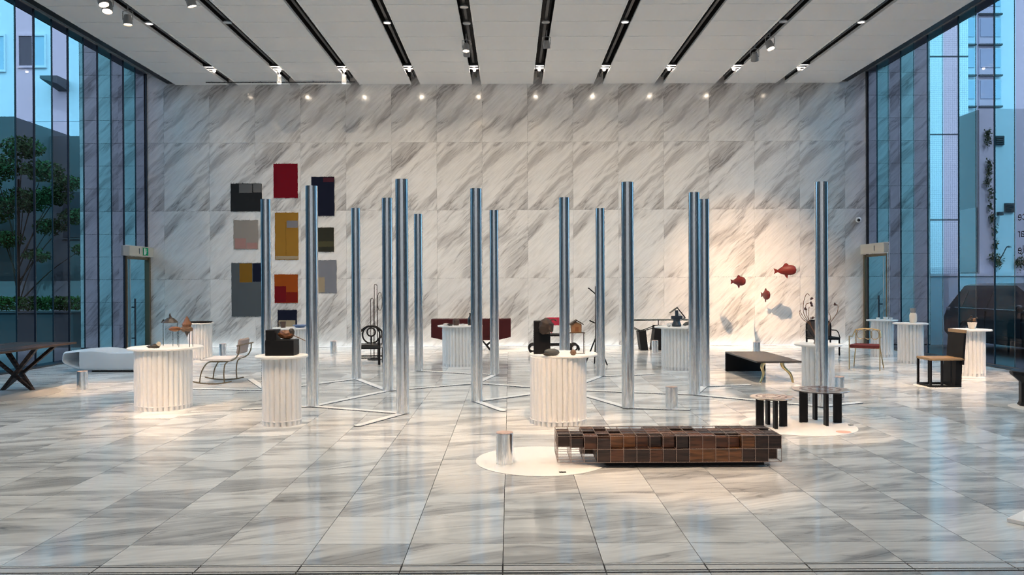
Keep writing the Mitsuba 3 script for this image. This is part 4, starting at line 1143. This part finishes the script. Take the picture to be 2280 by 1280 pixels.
part(t, 'tail', lathe([(0, 0), (0.016, 0.01), (0.02, 0.06), (0, 0.10)], 8, (0, 0, 0)).apply_transform(trimesh.transformations.rotation_matrix(-PI / 2, [0, 1, 0])).apply_translation((ax - 0.05, ay - 0.19, TOP + 0.02)), 'leaf_dark_mat')
part(t, 'tip', leaf_lump((ax + 0.02, ay - 0.19, TOP + 0.055), (0.03, 0.025, 0.032), 0.3, 9), 'cream_mat', smooth=True, label='cream tip')

# pedestal B
x, y = C_B
t = thing('stepped_block', 'stepped black block with a tall left side on the narrow pedestal', 'block', 'stepped black blocks')
part(t, 'block', tri(man(box((x - 0.16, y - 0.11, TOP), (x - 0.05, y + 0.13, TOP + 0.305), 0.003)) + man(box((x - 0.165, y - 0.115, TOP), (x + 0.175, y + 0.13, TOP + 0.185), 0.003))), 'black_mat', smooth=False)
t = thing('horn_wedge', 'brown folded horn lying on the stepped black block of the narrow pedestal', 'sculpture')
part(t, 'shell', leaf_lump((x + 0.06, y - 0.01, TOP + 0.243), (0.095, 0.06, 0.056), 0.24, 12, 0.12), 'leaf_brown_mat', smooth=True)
part(t, 'tip', leaf_lump((x + 0.125, y - 0.02, TOP + 0.275), (0.035, 0.03, 0.045), 0.3, 14), 'leaf_dark_mat', smooth=True)
part(t, 'stalk', tube(curve([(x + 0.11, y - 0.02, TOP + 0.25), (x + 0.20, y - 0.03, TOP + 0.215), (x + 0.30, y - 0.04, TOP + 0.17)], 6), 0.005, 6), 'driftwood_mat')

# pedestal C
x, y = C_C
t = thing('round_tray', 'flat dark round tray on the small far left pedestal', 'tray')
part(t, 'dish', lathe([(0, 0.0), (0.24, 0.0), (0.275, 0.03), (0.268, 0.03), (0.235, 0.008), (0, 0.008)], 40, (x, y, TOP)), 'black_mat')

# pedestal D
x, y = C_D
t = thing('handled_cup', 'small brown cup with a side handle on the pedestal with the blue plate', 'cup')
cx_, cy_ = x - 0.14, y - 0.05
part(t, 'body', lathe([(0, 0), (0.045, 0), (0.058, 0.12), (0.052, 0.12), (0.04, 0.012), (0, 0.012)], 24, (cx_, cy_, TOP)), 'pot_brown_mat')
part(t, 'handle', tube(curve([(cx_ - 0.05, cy_, TOP + 0.09), (cx_ - 0.10, cy_, TOP + 0.10), (cx_ - 0.085, cy_, TOP + 0.06), (cx_ - 0.046, cy_, TOP + 0.05)], 6), 0.010, 7), 'pot_brown_mat')
t = thing('oval_plate', 'shallow blue plate on the far pedestal with the brown cup', 'plate')
part(t, 'dish', lathe([(0, 0.0), (0.07, 0.0), (0.145, 0.05), (0.14, 0.054), (0.068, 0.008), (0, 0.008)], 40, (x + 0.185, y - 0.02, TOP)), 'blue_plate_mat')

# pedestal E
x, y = C_E
t = thing('round_pot', 'round dark brown pot on the pedestal in front of the maroon console', 'pot')
part(t, 'body', lathe([(0, 0), (0.05, 0), (0.072, 0.045), (0.070, 0.10), (0.045, 0.135), (0.04, 0.13), (0.06, 0.09), (0, 0.03)], 28, (x - 0.075, y - 0.08, TOP)), 'pot_brown_mat')
part(t, 'lid_knob', blob((x - 0.075, y - 0.08, TOP + 0.12), (0.038, 0.038, 0.016), 2), 'leaf_dark_mat', smooth=True)
t = thing('pale_stone', 'smooth pale stone at the left of the pedestal before the maroon console', 'stone', 'pale stones')
part(t, 'stone', leaf_lump((x - 0.28, y - 0.10, TOP + 0.022), (0.062, 0.045, 0.023), 0.12, 21), 'stone_white_mat', smooth=True)
t = thing('pale_stone', 'small pale stone right of the round brown pot', 'stone', 'pale stones')
part(t, 'stone', leaf_lump((x + 0.06, y - 0.14, TOP + 0.018), (0.05, 0.04, 0.019), 0.12, 22), 'stone_white_mat', smooth=True)
t = thing('dark_saucer', 'small dark saucer between the pale stone and the round brown pot', 'saucer')
part(t, 'dish', lathe([(0, 0.0), (0.035, 0.0), (0.065, 0.035), (0.06, 0.036), (0.033, 0.006), (0, 0.006)], 24, (x - 0.185, y - 0.22, TOP)), 'leaf_dark_mat')
t = thing('bottle_vase', 'tall black bottle vase at the back of the pedestal before the maroon console', 'vase')
part(t, 'body', lathe([(0, 0), (0.055, 0), (0.068, 0.07), (0.055, 0.15), (0.026, 0.19), (0.026, 0.225), (0.040, 0.245), (0.032, 0.245), (0.018, 0.22), (0, 0.2)], 28, (x + 0.22, y + 0.02, TOP)), 'black_gloss_mat')

# pedestal F
x, y = C_F
t = thing('stepped_block', 'tall black block with a high left side on the wide middle pedestal', 'block', 'stepped black blocks')
part(t, 'block', tri(man(box((x - 0.29, y - 0.06, TOP), (x - 0.20, y + 0.14, TOP + 0.395), 0.003)) + man(box((x - 0.292, y - 0.065, TOP), (x - 0.095, y + 0.14, TOP + 0.275), 0.003))), 'black_mat', smooth=False)
t = thing('bark_hood', 'crumpled dark brown hood leaning on the tall black block', 'sculpture')
part(t, 'hood', leaf_lump((x - 0.15, y - 0.115, TOP + 0.345), (0.085, 0.052, 0.095), 0.34, 31, -0.25), 'bark_hood_mat', smooth=True)
part(t, 'spur', tube(curve([(x - 0.12, y - 0.07, TOP + 0.40), (x - 0.06, y - 0.07, TOP + 0.415), (x - 0.02, y - 0.07, TOP + 0.40)], 6), 0.008, 6), 'bark_hood_mat')
mat('bark_hood_mat', (0.030, 0.019, 0.014), rough=0.55)
t = thing('seed_pod', 'dark grey boat shaped pod lying at the front of the wide middle pedestal', 'pod')
part(t, 'shell', leaf_lump((x - 0.09, y - 0.26, TOP + 0.040), (0.09, 0.05, 0.042), 0.14, 33), 'gray_dark_mat', smooth=True)
part(t, 'tip', leaf_lump((x - 0.145, y - 0.27, TOP + 0.022), (0.045, 0.035, 0.022), 0.2, 34), 'leaf_dark_mat', smooth=True)
t = thing('nut_ball', 'small round brown nut at the right front of the wide middle pedestal', 'nut')
part(t, 'shell', blob((x + 0.165, y - 0.22, TOP + 0.033), (0.036, 0.036, 0.034), 3, 0.05, 5, 3), 'driftwood_mat', smooth=True)
t = thing('wire_stand', 'thin dark wire stand holding the little house on the middle pedestal', 'stand')
sx0, sx1, sy0, sy1, sh = x + 0.155, x + 0.318, y - 0.05, y + 0.09, 0.252
for xx in (sx0 + 0.02, sx1):
    for yy in (sy0, sy1):
        part(t, 'leg', tube([(xx, yy, TOP), (xx, yy, TOP + sh)], 0.0035, 6), 'leaf_dark_mat')
part(t, 'shelf', box((sx0 - 0.02, sy0 - 0.01, TOP + sh - 0.004), (sx1 + 0.006, sy1 + 0.01, TOP + sh + 0.002)), 'leaf_dark_mat', smooth=False)
part(t, 'foot_rail', box((sx0 + 0.02, sy0 - 0.004, TOP + 0.0003), (sx1, sy0 + 0.004, TOP + 0.006)), 'leaf_dark_mat', smooth=False)
t = thing('little_house', 'tiny brown house with a dark gable roof on the wire stand', 'model house')
hz_ = TOP + sh + 0.0023
part(t, 'wall', prism_xz(Polygon([(sx0 + 0.005, hz_), (sx0 + 0.125, hz_), (sx0 + 0.128, hz_ + 0.10), (sx0 + 0.065, hz_ + 0.128), (sx0 + 0.0, hz_ + 0.10)]), sy0 + 0.01, sy1 - 0.01), 'house_mat', smooth=False)
mat('house_mat', (0.21, 0.115, 0.055), rough=0.5)
part(t, 'roof', prism_xz(Polygon([(sx0 - 0.012, hz_ + 0.092), (sx0 + 0.068, hz_ + 0.140), (sx0 + 0.150, hz_ + 0.092), (sx0 + 0.150, hz_ + 0.104), (sx0 + 0.068, hz_ + 0.156), (sx0 - 0.012, hz_ + 0.104)]), sy0 - 0.01, sy1 + 0.01), 'leaf_dark_mat', smooth=False)
part(t, 'door', box((sx0 + 0.05, sy0 + 0.005, hz_ + 0.02), (sx0 + 0.09, sy0 + 0.0105, hz_ + 0.07)), 'leaf_brown_mat', smooth=False)

# pedestal G
x, y = C_G
t = thing('cross_vase', 'dark blue black vase shaped like a cross on a foot', 'vase')
part(t, 'body', cat_(box((x - 0.175, y - 0.06, TOP + 0.145), (x + 0.035, y + 0.03, TOP + 0.205), 0.006), box((x - 0.098, y - 0.05, TOP + 0.19), (x - 0.042, y + 0.02, TOP + 0.315), 0.006), lathe([(0, 0), (0.085, 0), (0.095, 0.03), (0.06, 0.10), (0.075, 0.15), (0, 0.15)], 20, (x - 0.07, y - 0.015, TOP))), 'navy_ceramic_mat', smooth=30)
t = thing('long_stone', 'long dark stone leaning between the cross vase and the orange fruit', 'stone')
part(t, 'stone', rot(leaf_lump((0, 0, 0), (0.105, 0.045, 0.036), 0.14, 41), -18, [0, 1, 0]).apply_translation((x + 0.12, y - 0.16, TOP + 0.066)), 'gray_dark_mat', smooth=True)
t = thing('orange_fruit', 'rusty orange gourd at the right of the pedestal with the cross vase', 'gourd')
part(t, 'body', leaf_lump((x + 0.255, y - 0.05, TOP + 0.058), (0.058, 0.055, 0.060), 0.12, 43), 'orange_fruit_mat', smooth=True)
part(t, 'stalk', tube([(x + 0.255, y - 0.05, TOP + 0.115), (x + 0.265, y - 0.05, TOP + 0.14)], 0.008, 6), 'leaf_dark_mat')
t = thing('paper_flower', 'small white crumpled flower left of the cross vase', 'flower')
part(t, 'bloom', leaf_lump((x - 0.225, y - 0.05, TOP + 0.035), (0.045, 0.04, 0.036), 0.5, 44), 'stone_white_mat', smooth=True)
t = thing('wire_lattice', 'tilted dark wire frame holding a white sheet behind the cross vase', 'sculpture')
wp = np.array([(-0.19, 0.26), (-0.035, 0.375), (0.135, 0.16), (-0.01, 0.09)])
W3 = lambda q, k=1.0: (x + q[0], y + 0.10, TOP + q[1])
fr_ = [tube([W3(wp[i]), W3(wp[(i + 1) % 4])], 0.006, 6) for i in range(3)]
fr_ += [tube([W3(wp[i] * 0.88 + np.array([-0.02, 0.22]) * 0.12), W3(wp[i + 1] * 0.88 + np.array([-0.02, 0.22]) * 0.12)], 0.006, 6) for i in range(3)]
for i in range(3):
    for s in np.linspace(0.05, 0.95, 7):
        q = wp[i] * (1 - s) + wp[i + 1] * s
        fr_.append(tube([W3(q), W3(q * 0.88 + np.array([-0.02, 0.22]) * 0.12)], 0.004, 5))
part(t, 'frame', cat_(fr_), 'black_mat', smooth=False)
part(t, 'sheet', prism_xz(Polygon([(x - 0.06, TOP + 0.14), (x - 0.02, TOP + 0.27), (x + 0.11, TOP + 0.165), (x + 0.02, TOP + 0.10)]), y + 0.095, y + 0.105), 'white_mat', smooth=False, label='white sheet')
part(t, 'prop', tube([(x - 0.02, y + 0.10, TOP), (x - 0.02, y + 0.10, TOP + 0.12)], 0.006, 6), 'black_mat')

# pedestals I, J, K
x, y = C_I
for dx, r, h, lb in ((-0.10, 0.05, 0.05, 'low white cup at the left of the pedestal by the right door'), (0.07, 0.06, 0.06, 'wider white bowl in the middle of the pedestal by the right door'), (0.19, 0.045, 0.05, 'small white cup at the right of the pedestal by the right door')):
    t = thing('white_cup', lb, 'cup', 'white cups')
    part(t, 'body', lathe([(0, 0), (r * 0.6, 0), (r, h), (r * 0.9, h), (r * 0.55, 0.008), (0, 0.008)], 24, (x + dx, y - 0.03, TOP)), 'white_mat')
x, y = C_J
t = thing('tall_vase', 'tall cream vase with a smoky glass neck', 'vase')
part(t, 'body', lathe([(0, 0), (0.055, 0), (0.072, 0.06), (0.072, 0.16), (0.055, 0.21), (0.05, 0.21), (0, 0.19)], 32, (x + 0.03, y - 0.05, TOP)), 'vase_cream_mat')
part(t, 'neck', lathe([(0.046, 0.21), (0.060, 0.25), (0.060, 0.31), (0.054, 0.31), (0.042, 0.22), (0.046, 0.21)], 28, (x + 0.03, y - 0.05, TOP)), 'smoke_mat', label='smoky grey neck')
mat('vase_cream_mat', (0.74, 0.69, 0.60), rough=0.35)
mat('smoke_mat', (0.25, 0.27, 0.29), rough=0.15)
x, y = C_K
t = thing('flower_pot', 'small white pot of dark dried blooms on the pedestal nearest the car', 'pot')
part(t, 'pot', lathe([(0, 0), (0.045, 0), (0.058, 0.03), (0.078, 0.125), (0.070, 0.125), (0.05, 0.03), (0, 0.03)], 28, (x, y - 0.06, TOP)), 'vase_cream_mat')
for i, (dx, dz, r) in enumerate(((-0.05, 0.165, 0.03), (-0.01, 0.185, 0.034), (0.035, 0.17, 0.032), (0.0, 0.225, 0.022), (0.08, 0.20, 0.02))):
    part(t, 'bloom', leaf_lump((x + dx, y - 0.06 + 0.02 * (i % 2), TOP + dz), (r, r, r), 0.4, 60 + i), 'leaf_dark_mat' if i != 2 else 'driftwood_mat', smooth=True)
    part(t, 'stem', tube([(x + dx * 0.4, y - 0.06, TOP + 0.05), (x + dx, y - 0.06 + 0.02 * (i % 2), TOP + dz)], 0.004, 5), 'leaf_dark_mat')

# ------------------------------------------------------------------ outside
struct('ground_outside', box((-70, -70, -0.5), (70, 90, -0.105)), 'street_mat', 'grey street paving outside')
for nm, x0, x1 in (('pavement_left', -30.0, XL - 0.3), ('pavement_right', XR + 0.3, 30.0)):
    struct(nm, box((x0, -3.0, -0.104), (x1, 40.0, -0.03)), 'street_mat', 'grey paving beside the glass wall')
# left: planter with a hedge, low pale wall, white block with a window, grey annex
t = thing('planter', 'long low dark planter wall outside the left glass', 'planter')
part(t, 'wall', box((-24, 21.6, -0.03), (-11.72, 21.75, 0.93)), 'planter_mat', smooth=False)
part(t, 'cap', box((-24, 21.56, 0.93), (-11.70, 21.79, 0.96)), 'planter_mat', smooth=False)
part(t, 'soil', box((-24, 21.76, 0.3), (-11.72, 22.9, 0.94)), 'bark_mat', smooth=False)


def leaves(n, sampler, size, seed):
    r = np.random.default_rng(seed)
    c = sampler(r, n)
    a, b = r.normal(size=(n, 3)), r.normal(size=(n, 3))
    a /= np.linalg.norm(a, axis=1, keepdims=True)
    b -= a * (a * b).sum(1, keepdims=True)
    b /= np.linalg.norm(b, axis=1, keepdims=True)
    s = size * (0.6 + 0.8 * r.random(n))[:, None]
    v = np.stack([c - a * s, c + b * s * 0.45, c + a * s, c - b * s * 0.45], 1).reshape(-1, 3)
    i = np.arange(n) * 4
    f = np.vstack([np.stack([i, i + 1, i + 2], 1), np.stack([i, i + 2, i + 3], 1)])
    return trimesh.Trimesh(v, f, process=False)


def in_box(lo, hi):
    return lambda r, n: lo + (np.array(hi) - lo) * r.random((n, 3))


k = single('hedge', leaves(9000, in_box(np.array([-24, 21.90, 1.0]), (-11.78, 22.7, 1.36)), 0.055, 5), 'hedge_mat', 'clipped dark green hedge in the planter outside the left glass', 'hedge', smooth=False)
labels[k]['kind'] = 'stuff'
single('garden_wall', box((-16.5, 24.2, -0.03), (-11.9, 24.4, 1.83)), 'garden_wall_mat', 'low pale wall behind the hedge outside the left glass', 'wall', smooth=False)


def tree(name, label, base, h, blobs, n, seed):
    t = thing(name, label, 'tree', 'trees outside the left glass')
    r = np.random.default_rng(seed)
    b = np.array(base)
    part(t, 'trunk', tube(curve([b, b + [0.05, 0, 0.4 * h], b + [0.0, 0.1, 0.72 * h]], 6), np.linspace(0.055, 0.03, 13), 8), 'bark_mat')
    br, lv = [], []
    for (dx, dy, dz, rad) in blobs:
        c = b + [dx, dy, dz + 0.93]
        s = b + [0.02, 0, min(0.72 * h, dz * 0.62)]
        br.append(tube(curve([s, (s + c) / 2 + [0, 0, 0.15], c], 4), np.linspace(0.022, 0.006, 9), 6))

        def smp(r_, m, c=c, rad=rad):
            d = r_.normal(size=(m, 3))
            d /= np.linalg.norm(d, axis=1, keepdims=True)
            return c + d * (rad * r_.random(m)[:, None] ** 0.45) * [1.15, 1.0, 0.62]
        lv.append(leaves(int(4.2 * n * rad ** 2), smp, 0.060, int(r.integers(1e6))))
    part(t, 'branches', cat_(br), 'bark_mat')
    k = part(t, 'foliage', cat_(lv), 'leaf_green_mat', smooth=False)
    labels[k] = {'kind': 'stuff'}


tree('street_tree', 'leafy tree with loose layered branches outside the left glass', (-15.0, 23.75, -0.03), 6.9,
     [(0.2, 0, 5.0, 0.55), (-0.7, 0, 4.4, 0.75), (0.75, 0.1, 4.3, 0.55), (1.15, -0.1, 3.5, 0.5), (0.1, 0.2, 3.4, 0.65), (-0.9, 0.1, 3.1, 0.7), (0.9, 0.2, 2.6, 0.45), (1.75, 0, 2.9, 0.42), (1.55, 0, 3.9, 0.4), (-0.3, 0, 2.2, 0.45), (0.6, 0, 1.7, 0.35), (2.0, 0, 1.9, 0.3)], 700, 11)
tree('street_tree', 'denser darker tree at the far left edge outside the glass', (-17.0, 23.75, -0.03), 6.9,
     [(0.3, 0, 3.3, 0.8), (-0.3, 0, 4.0, 0.9), (0.7, 0, 2.5, 0.6), (0.2, 0.1, 2.0, 0.6), (-0.8, 0, 2.8, 0.9), (0.9, 0, 3.9, 0.5)], 800, 12)

t = thing('white_building', 'tall white building with a sliding window outside the left glass', 'building')
part(t, 'wall', box((-34, 30, -0.1), (-15.9, 44, 24)), 'facade_white_mat', smooth=False)
w = part(t, 'window', cat_(box((-18.85, 29.93, 10.05), (-17.75, 30.02, 10.13)), box((-18.85, 29.93, 11.27), (-17.75, 30.02, 11.35)), box((-18.85, 29.93, 10.05), (-18.79, 30.02, 11.35)), box((-17.81, 29.93, 10.05), (-17.75, 30.02, 11.35)), box((-18.28, 29.93, 10.1), (-18.22, 30.02, 11.3))), 'facade_white_mat', smooth=False)
part(w, 'pane', box((-18.79, 29.97, 10.13), (-18.26, 29.995, 11.27)), 'window_dark_mat', smooth=False, label='dark open half of the window')
part(w, 'pane', box((-18.24, 29.97, 10.13), (-17.81, 29.995, 11.27)), 'window_blue_mat', smooth=False)
w = part(t, 'window', cat_(box((-21.0, 29.93, 9.9), (-19.3, 30.02, 9.98)), box((-21.0, 29.93, 11.27), (-19.3, 30.02, 11.35)), box((-21.0, 29.93, 9.9), (-20.94, 30.02, 11.35)), box((-19.36, 29.93, 9.9), (-19.3, 30.02, 11.35))), 'facade_white_mat', smooth=False)
part(w, 'pane', box((-20.94, 29.97, 9.98), (-19.36, 29.995, 11.27)), 'window_blue_mat', smooth=False)
for i, z in enumerate((8.0, 12.9)):
    part(t, 'joint', box((-34, 29.985, z), (-15.9, 30.01, z + 0.03)), 'panel_pale_mat', smooth=False)
aw = thing('wall_lamp_box', 'grey wedge shaped box fixed high on the white building', 'box')
part(aw, 'body', hull([(-17.55, 29.2, 9.55), (-16.9, 29.2, 9.55), (-17.55, 29.2, 9.45), (-16.9, 29.2, 9.25), (-17.5, 30, 9.55), (-16.9, 30, 9.55), (-17.3, 30, 9.15), (-16.9, 30, 9.15)]), 'facade_grey_mat', smooth=False)
t = thing('grey_annex', 'lower grey building in front of the white one, outside the left glass', 'building')
part(t, 'wall', box((-40, 25.2, -0.1), (-16.0, 29.9, 7.15)), 'facade_grey_mat', smooth=False)
part(t, 'wall', box((-16.0, 27.2, -0.1), (-12.2, 29.9, 6.9)), 'facade_grey_mat', smooth=False)
for x0 in (-17.6, -15.6, -14.2):
    w = part(t, 'window', box((x0, 25.15 if x0 < -16 else 27.15, 3.3), (x0 + 0.9, 25.21 if x0 < -16 else 27.21, 5.0)), 'facade_grey_mat', smooth=False)
    part(w, 'pane', box((x0 + 0.06, 25.13 if x0 < -16 else 27.13, 3.36), (x0 + 0.84, 25.16 if x0 < -16 else 27.16, 4.94)), 'window_dark_mat', smooth=False)

# right: pale band wall, white block with vents, tiled building, building with bands of windows
t = thing('pale_band_wall', 'low pale wall behind the parked car', 'wall')
part(t, 'wall', box((11.45, 21.2, -0.03), (22, 21.38, 1.84)), 'panel_pale_mat', smooth=False)
part(t, 'cap', box((11.45, 21.17, 1.84), (22, 21.42, 1.90)), 'facade_white_mat', smooth=False)
t = thing('white_wall_block', 'tall white wall block with a shaded side and two vents outside the right glass', 'wall')
part(t, 'wall', box((13.0, 21.5, -0.03), (24, 22.42, 6.46)), 'facade_white_mat', smooth=False)
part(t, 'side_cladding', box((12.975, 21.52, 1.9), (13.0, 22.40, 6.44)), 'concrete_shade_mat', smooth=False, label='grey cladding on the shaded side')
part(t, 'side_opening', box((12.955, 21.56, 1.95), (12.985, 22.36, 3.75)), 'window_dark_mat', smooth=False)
for x0, z0 in ((13.41, 5.46), (13.68, 3.60)):
    v_ = part(t, 'vent', cat_(box((x0, 21.46, z0), (x0 + 0.26, 21.50, z0 + 0.25)), [box((x0 + 0.02, 21.43, z0 + 0.02 + i * 0.055), (x0 + 0.24, 21.47, z0 + 0.045 + i * 0.055)) for i in range(4)]), 'window_dark_mat', smooth=False, label='dark louvred vent')
t = thing('wall_camera', 'small dark camera on a bracket on the white wall block', 'security camera')
part(t, 'bracket', box((13.52, 21.36, 3.52), (13.56, 21.5, 3.56)), 'facade_grey_mat', smooth=False)
part(t, 'body', box((13.40, 21.28, 3.50), (13.54, 21.40, 3.60), 0.01), 'window_dark_mat', smooth=False)
t = thing('gooseneck_lamp', 'small dark gooseneck lamp on the white wall block', 'lamp')
part(t, 'arm', tube(curve([(13.52, 21.48, 2.25), (13.53, 21.30, 2.45), (13.57, 21.22, 2.62), (13.63, 21.2, 2.66)], 6), 0.014, 6), 'window_dark_mat')
part(t, 'shade', lathe([(0, 0.05), (0.03, 0.04), (0.05, 0.0), (0.045, 0.0), (0, 0.035)], 14, (13.64, 21.2, 2.61)), 'window_dark_mat')
k = single('ivy', cat_([leaves(int(60 * s), (lambda c, s: lambda r, n: np.array(c) + r.normal(size=(n, 3)) * [0.035 * s, 0.01, 0.06 * s])((13.18 + dx, 21.42, z), s), 0.035, 100 + i)
                        for i, (dx, z, s) in enumerate(((0.0, 5.75, 1.2), (0.03, 5.55, 1.4), (0.07, 4.95, 1.0), (0.05, 4.75, 1.3), (0.0, 4.45, 1.4), (0.10, 4.1, 1.2), (0.06, 3.75, 1.0), (0.12, 3.45, 1.3), (0.18, 3.1, 1.1), (0.22, 2.7, 1.2), (0.25, 2.3, 1.6), (0.3, 2.2, 1.5), (0.12, 2.35, 1.0), (0.85, 2.2, 1.4), (1.0, 2.25, 1.6)))]),
           'leaf_green_mat', 'ragged ivy climbing the corner of the white wall block', 'ivy', smooth=False)
labels[k]['kind'] = 'stuff'
t = thing('tiled_building', 'tall white building clad in small square tiles outside the right glass', 'building')
part(t, 'wall', box((13.0, 26.0, -0.1), (15.35, 38, 26)), 'tile_grid_mat', smooth=False)
for z in (3.75, 6.6, 9.2, 12.0):
    part(t, 'joint', box((13.0, 25.985, z), (15.35, 26.01, z + 0.035)), 'facade_grey_mat', smooth=False)
t = thing('office_building', 'pale building with rows of wide windows outside the right glass', 'building')
part(t, 'wall', box((15.5, 30.0, -0.1), (26, 40, 28)), 'facade_white_mat', smooth=False)
for j, z in enumerate((8.45, 9.65, 10.83, 12.0, 13.2)):
    for x0, x1 in ((16.75, 17.12), (17.2, 17.95), (18.1, 18.95)):
        w = part(t, 'window', box((x0, 29.93, z), (x1, 30.02, z + 1.02)), 'panel_pale_mat', smooth=False)
        part(w, 'pane', box((x0 + 0.04, 29.90, z + 0.28), (x1 - 0.04, 29.94, z + 0.98)), 'window_blue_mat', smooth=False)
        part(w, 'sill_bar', box((x0 - 0.02, 29.86, z - 0.06), (x1 + 0.02, 29.96, z + 0.0)), 'facade_grey_mat', smooth=False)
for sg, lb in ((-1, 'low dark building along the street on the left, beside the camera'), (1, 'low dark building along the street on the right, beside the camera')):
    t = thing('side_building', lb, 'building')
    part(t, 'wall', box((sg * 22, -20, -0.1), (sg * 30, 17.5, 9.0)), 'facade_grey_mat', smooth=False)
    for i in range(8):
        part(t, 'window', box((sg * 21.96, -17 + i * 4.2, 1.5), (sg * 22.02, -15 + i * 4.2, 4.0)), 'window_dark_mat', smooth=False)
# the building across the street behind the camera, seen only in reflections
t = thing('street_building', 'pale building across the street behind the camera', 'building')
part(t, 'wall', box((-40, -32, -0.1), (40, -26, 45)), 'street_front_mat', smooth=False)
diff('street_front_mat', (0.48, 0.48, 0.48))
for j in range(3):
    for i in range(12):
        part(t, 'window', box((-26 + i * 4.4, -26.0, 2.0 + j * 3.6), (-23.2 + i * 4.4, -25.95, 4.2 + j * 3.6)), 'window_dark_mat', smooth=False)

# letters on the outer face of the right glass, read from the street, so seen in mirror image here
for word, z in (('ce', 2.90), ('ar', 2.58), ('le', 2.27)):
    m = meshkit.text_mesh(word, 0.155, 0.002)
    vv = m.vertices.copy()
    w_ = vv[:, 0].max()
    # on the outer face (towards +x) the text runs from far (y large) to near for a reader in the street... its end is farthest from the camera's left
    m.vertices = np.stack([XR + 0.004 + vv[:, 2], 14.80 - (w_ - vv[:, 0]), z + vv[:, 1] - 0.06], 1)
    m.fix_normals()
    single('glass_lettering', m, 'letter_mat', f'black letters {word} on the right glass, seen from behind', 'lettering', 'letters on the right glass', smooth=False)

# ------------------------------------------------------------------ parked car
t = thing('car', 'dark grey suv parked outside the right glass', 'car')
gx0, gx1, zg = 11.42, 13.30, -0.03
prof = np.array([(20.42, 0.42), (20.45, 0.80), (20.36, 1.05), (20.25, 1.22), (20.02, 1.60), (19.85, 1.655), (19.2, 1.675), (18.5, 1.665), (17.95, 1.62), (17.45, 1.42), (17.0, 1.14), (16.4, 1.07), (15.9, 0.98), (15.68, 0.80), (15.64, 0.45), (15.75, 0.25), (20.2, 0.25)])
side = Polygon(prof).buffer(0.06).buffer(-0.06)
for wy in (19.47, 16.60):
    side = side.difference(Point(wy, 0.34).buffer(0.40, quad_segs=16))
body = man(prism_yz(side, gx0 - 0.1, gx1 + 0.1))
hw = (gx1 - gx0) / 2
xc_ = (gx0 + gx1) / 2
sect = Polygon([(xc_ - hw + 0.06, 0.22), (xc_ - hw, 0.45), (xc_ - hw, 0.80), (xc_ - hw + 0.04, 1.04), (xc_ - hw + 0.30, 1.62), (xc_ - hw + 0.42, 1.72), (xc_ + hw - 0.42, 1.72), (xc_ + hw - 0.30, 1.62), (xc_ + hw - 0.04, 1.04), (xc_ + hw, 0.80), (xc_ + hw, 0.45), (xc_ + hw - 0.06, 0.22)])
body = body ^ man(prism_xz(sect, 15.5, 20.6))
part(t, 'body', move(tri(body), (0, 0, zg)), 'car_paint_mat', smooth=25)


def side_panel(poly, out=0.006, th=0.02):
    """A flat panel lying on the car's sloping glass plane."""
    m = prism_yz(poly, -th, out)
    v = m.vertices.copy()
    v[:, 0] = -v[:, 0]
    xs = xc_ - hw + 0.04 + (v[:, 2] - 1.04) * (0.26 / 0.58)
    m.vertices = np.stack([xs - v[:, 0] * -1 - 2 * out * 0, v[:, 1], v[:, 2] + zg], 1)
    m.fix_normals()
    return m


for poly in ([(19.95, 1.10), (19.72, 1.10), (19.72, 1.50), (19.80, 1.52)], [(19.66, 1.09), (18.72, 1.08), (18.72, 1.55), (19.66, 1.51)], [(18.66, 1.08), (17.25, 1.08), (17.55, 1.34), (17.95, 1.52), (18.66, 1.55)]):
    part(t, 'side_window', side_panel(Polygon(poly)), 'car_glass_mat', smooth=False)
part(t, 'window_trim', tube([(xc_ - hw + 0.03, y, 1.06 + zg) for y in (19.98, 18.5, 17.2)], 0.012, 6), 'rim_mat')
part(t, 'door_line', cat_(box((gx0 - 0.004, 18.68, 0.40), (gx0 + 0.03, 18.70, 0.98)), box((gx0 - 0.004, 17.35, 0.40), (gx0 + 0.03, 17.37, 0.98))), 'black_mat', smooth=False)
part(t, 'sill_trim', box((gx0 - 0.01, 16.95, 0.24 + zg), (gx0 + 0.05, 19.0, 0.36 + zg), 0.01), 'tyre_mat', smooth=False)
part(t, 'tail_lamp', box((gx0 + 0.03, 20.22, 0.98 + zg), (gx0 + 0.5, 20.40, 1.06 + zg), 0.01), 'tail_lamp_mat', smooth=False, label='slim tail lamp')
mat('tail_lamp_mat', (0.45, 0.40, 0.40), rough=0.2)
part(t, 'mirror', blob((gx0 - 0.06, 17.32, 1.08), (0.09, 0.07, 0.08), 2), 'car_paint_mat', smooth=True)
for sx in (0, 1):
    for wy in (19.47, 16.60):
        wx = gx0 + 0.13 if sx == 0 else gx1 - 0.13
        cyl = lambda pr_, n: rot(lathe(pr_, n), 90, [0, 1, 0])
        w = part(t, 'wheel', move(cyl([(0.22, -0.11), (0.32, -0.12), (0.37, -0.09), (0.37, 0.09), (0.32, 0.12), (0.22, 0.11), (0.22, -0.11)], 40), (wx, wy, 0.37 + zg)), 'tyre_mat', smooth=40)
        sg = -1 if sx == 0 else 1
        part(w, 'rim', move(cyl([(0, sg * 0.05), (0.21, sg * 0.06), (0.245, sg * 0.115), (0.225, sg * 0.12), (0.20, sg * 0.07), (0, sg * 0.065)][::sg], 40), (wx, wy, 0.37 + zg)), 'window_dark_mat', smooth=40)
        sp = []
        for i in range(5):
            m = box((-0.012, -0.024, 0.03), (0.012, 0.024, 0.235), 0.004)
            rot(m, 72 * i, [1, 0, 0])
            sp.append(move(m, (wx + sg * 0.10, wy, 0.37 + zg)))
        part(w, 'spokes', cat_(sp), 'rim_mat', smooth=False)

diff('garden_wall_mat', (0.22, 0.25, 0.25))
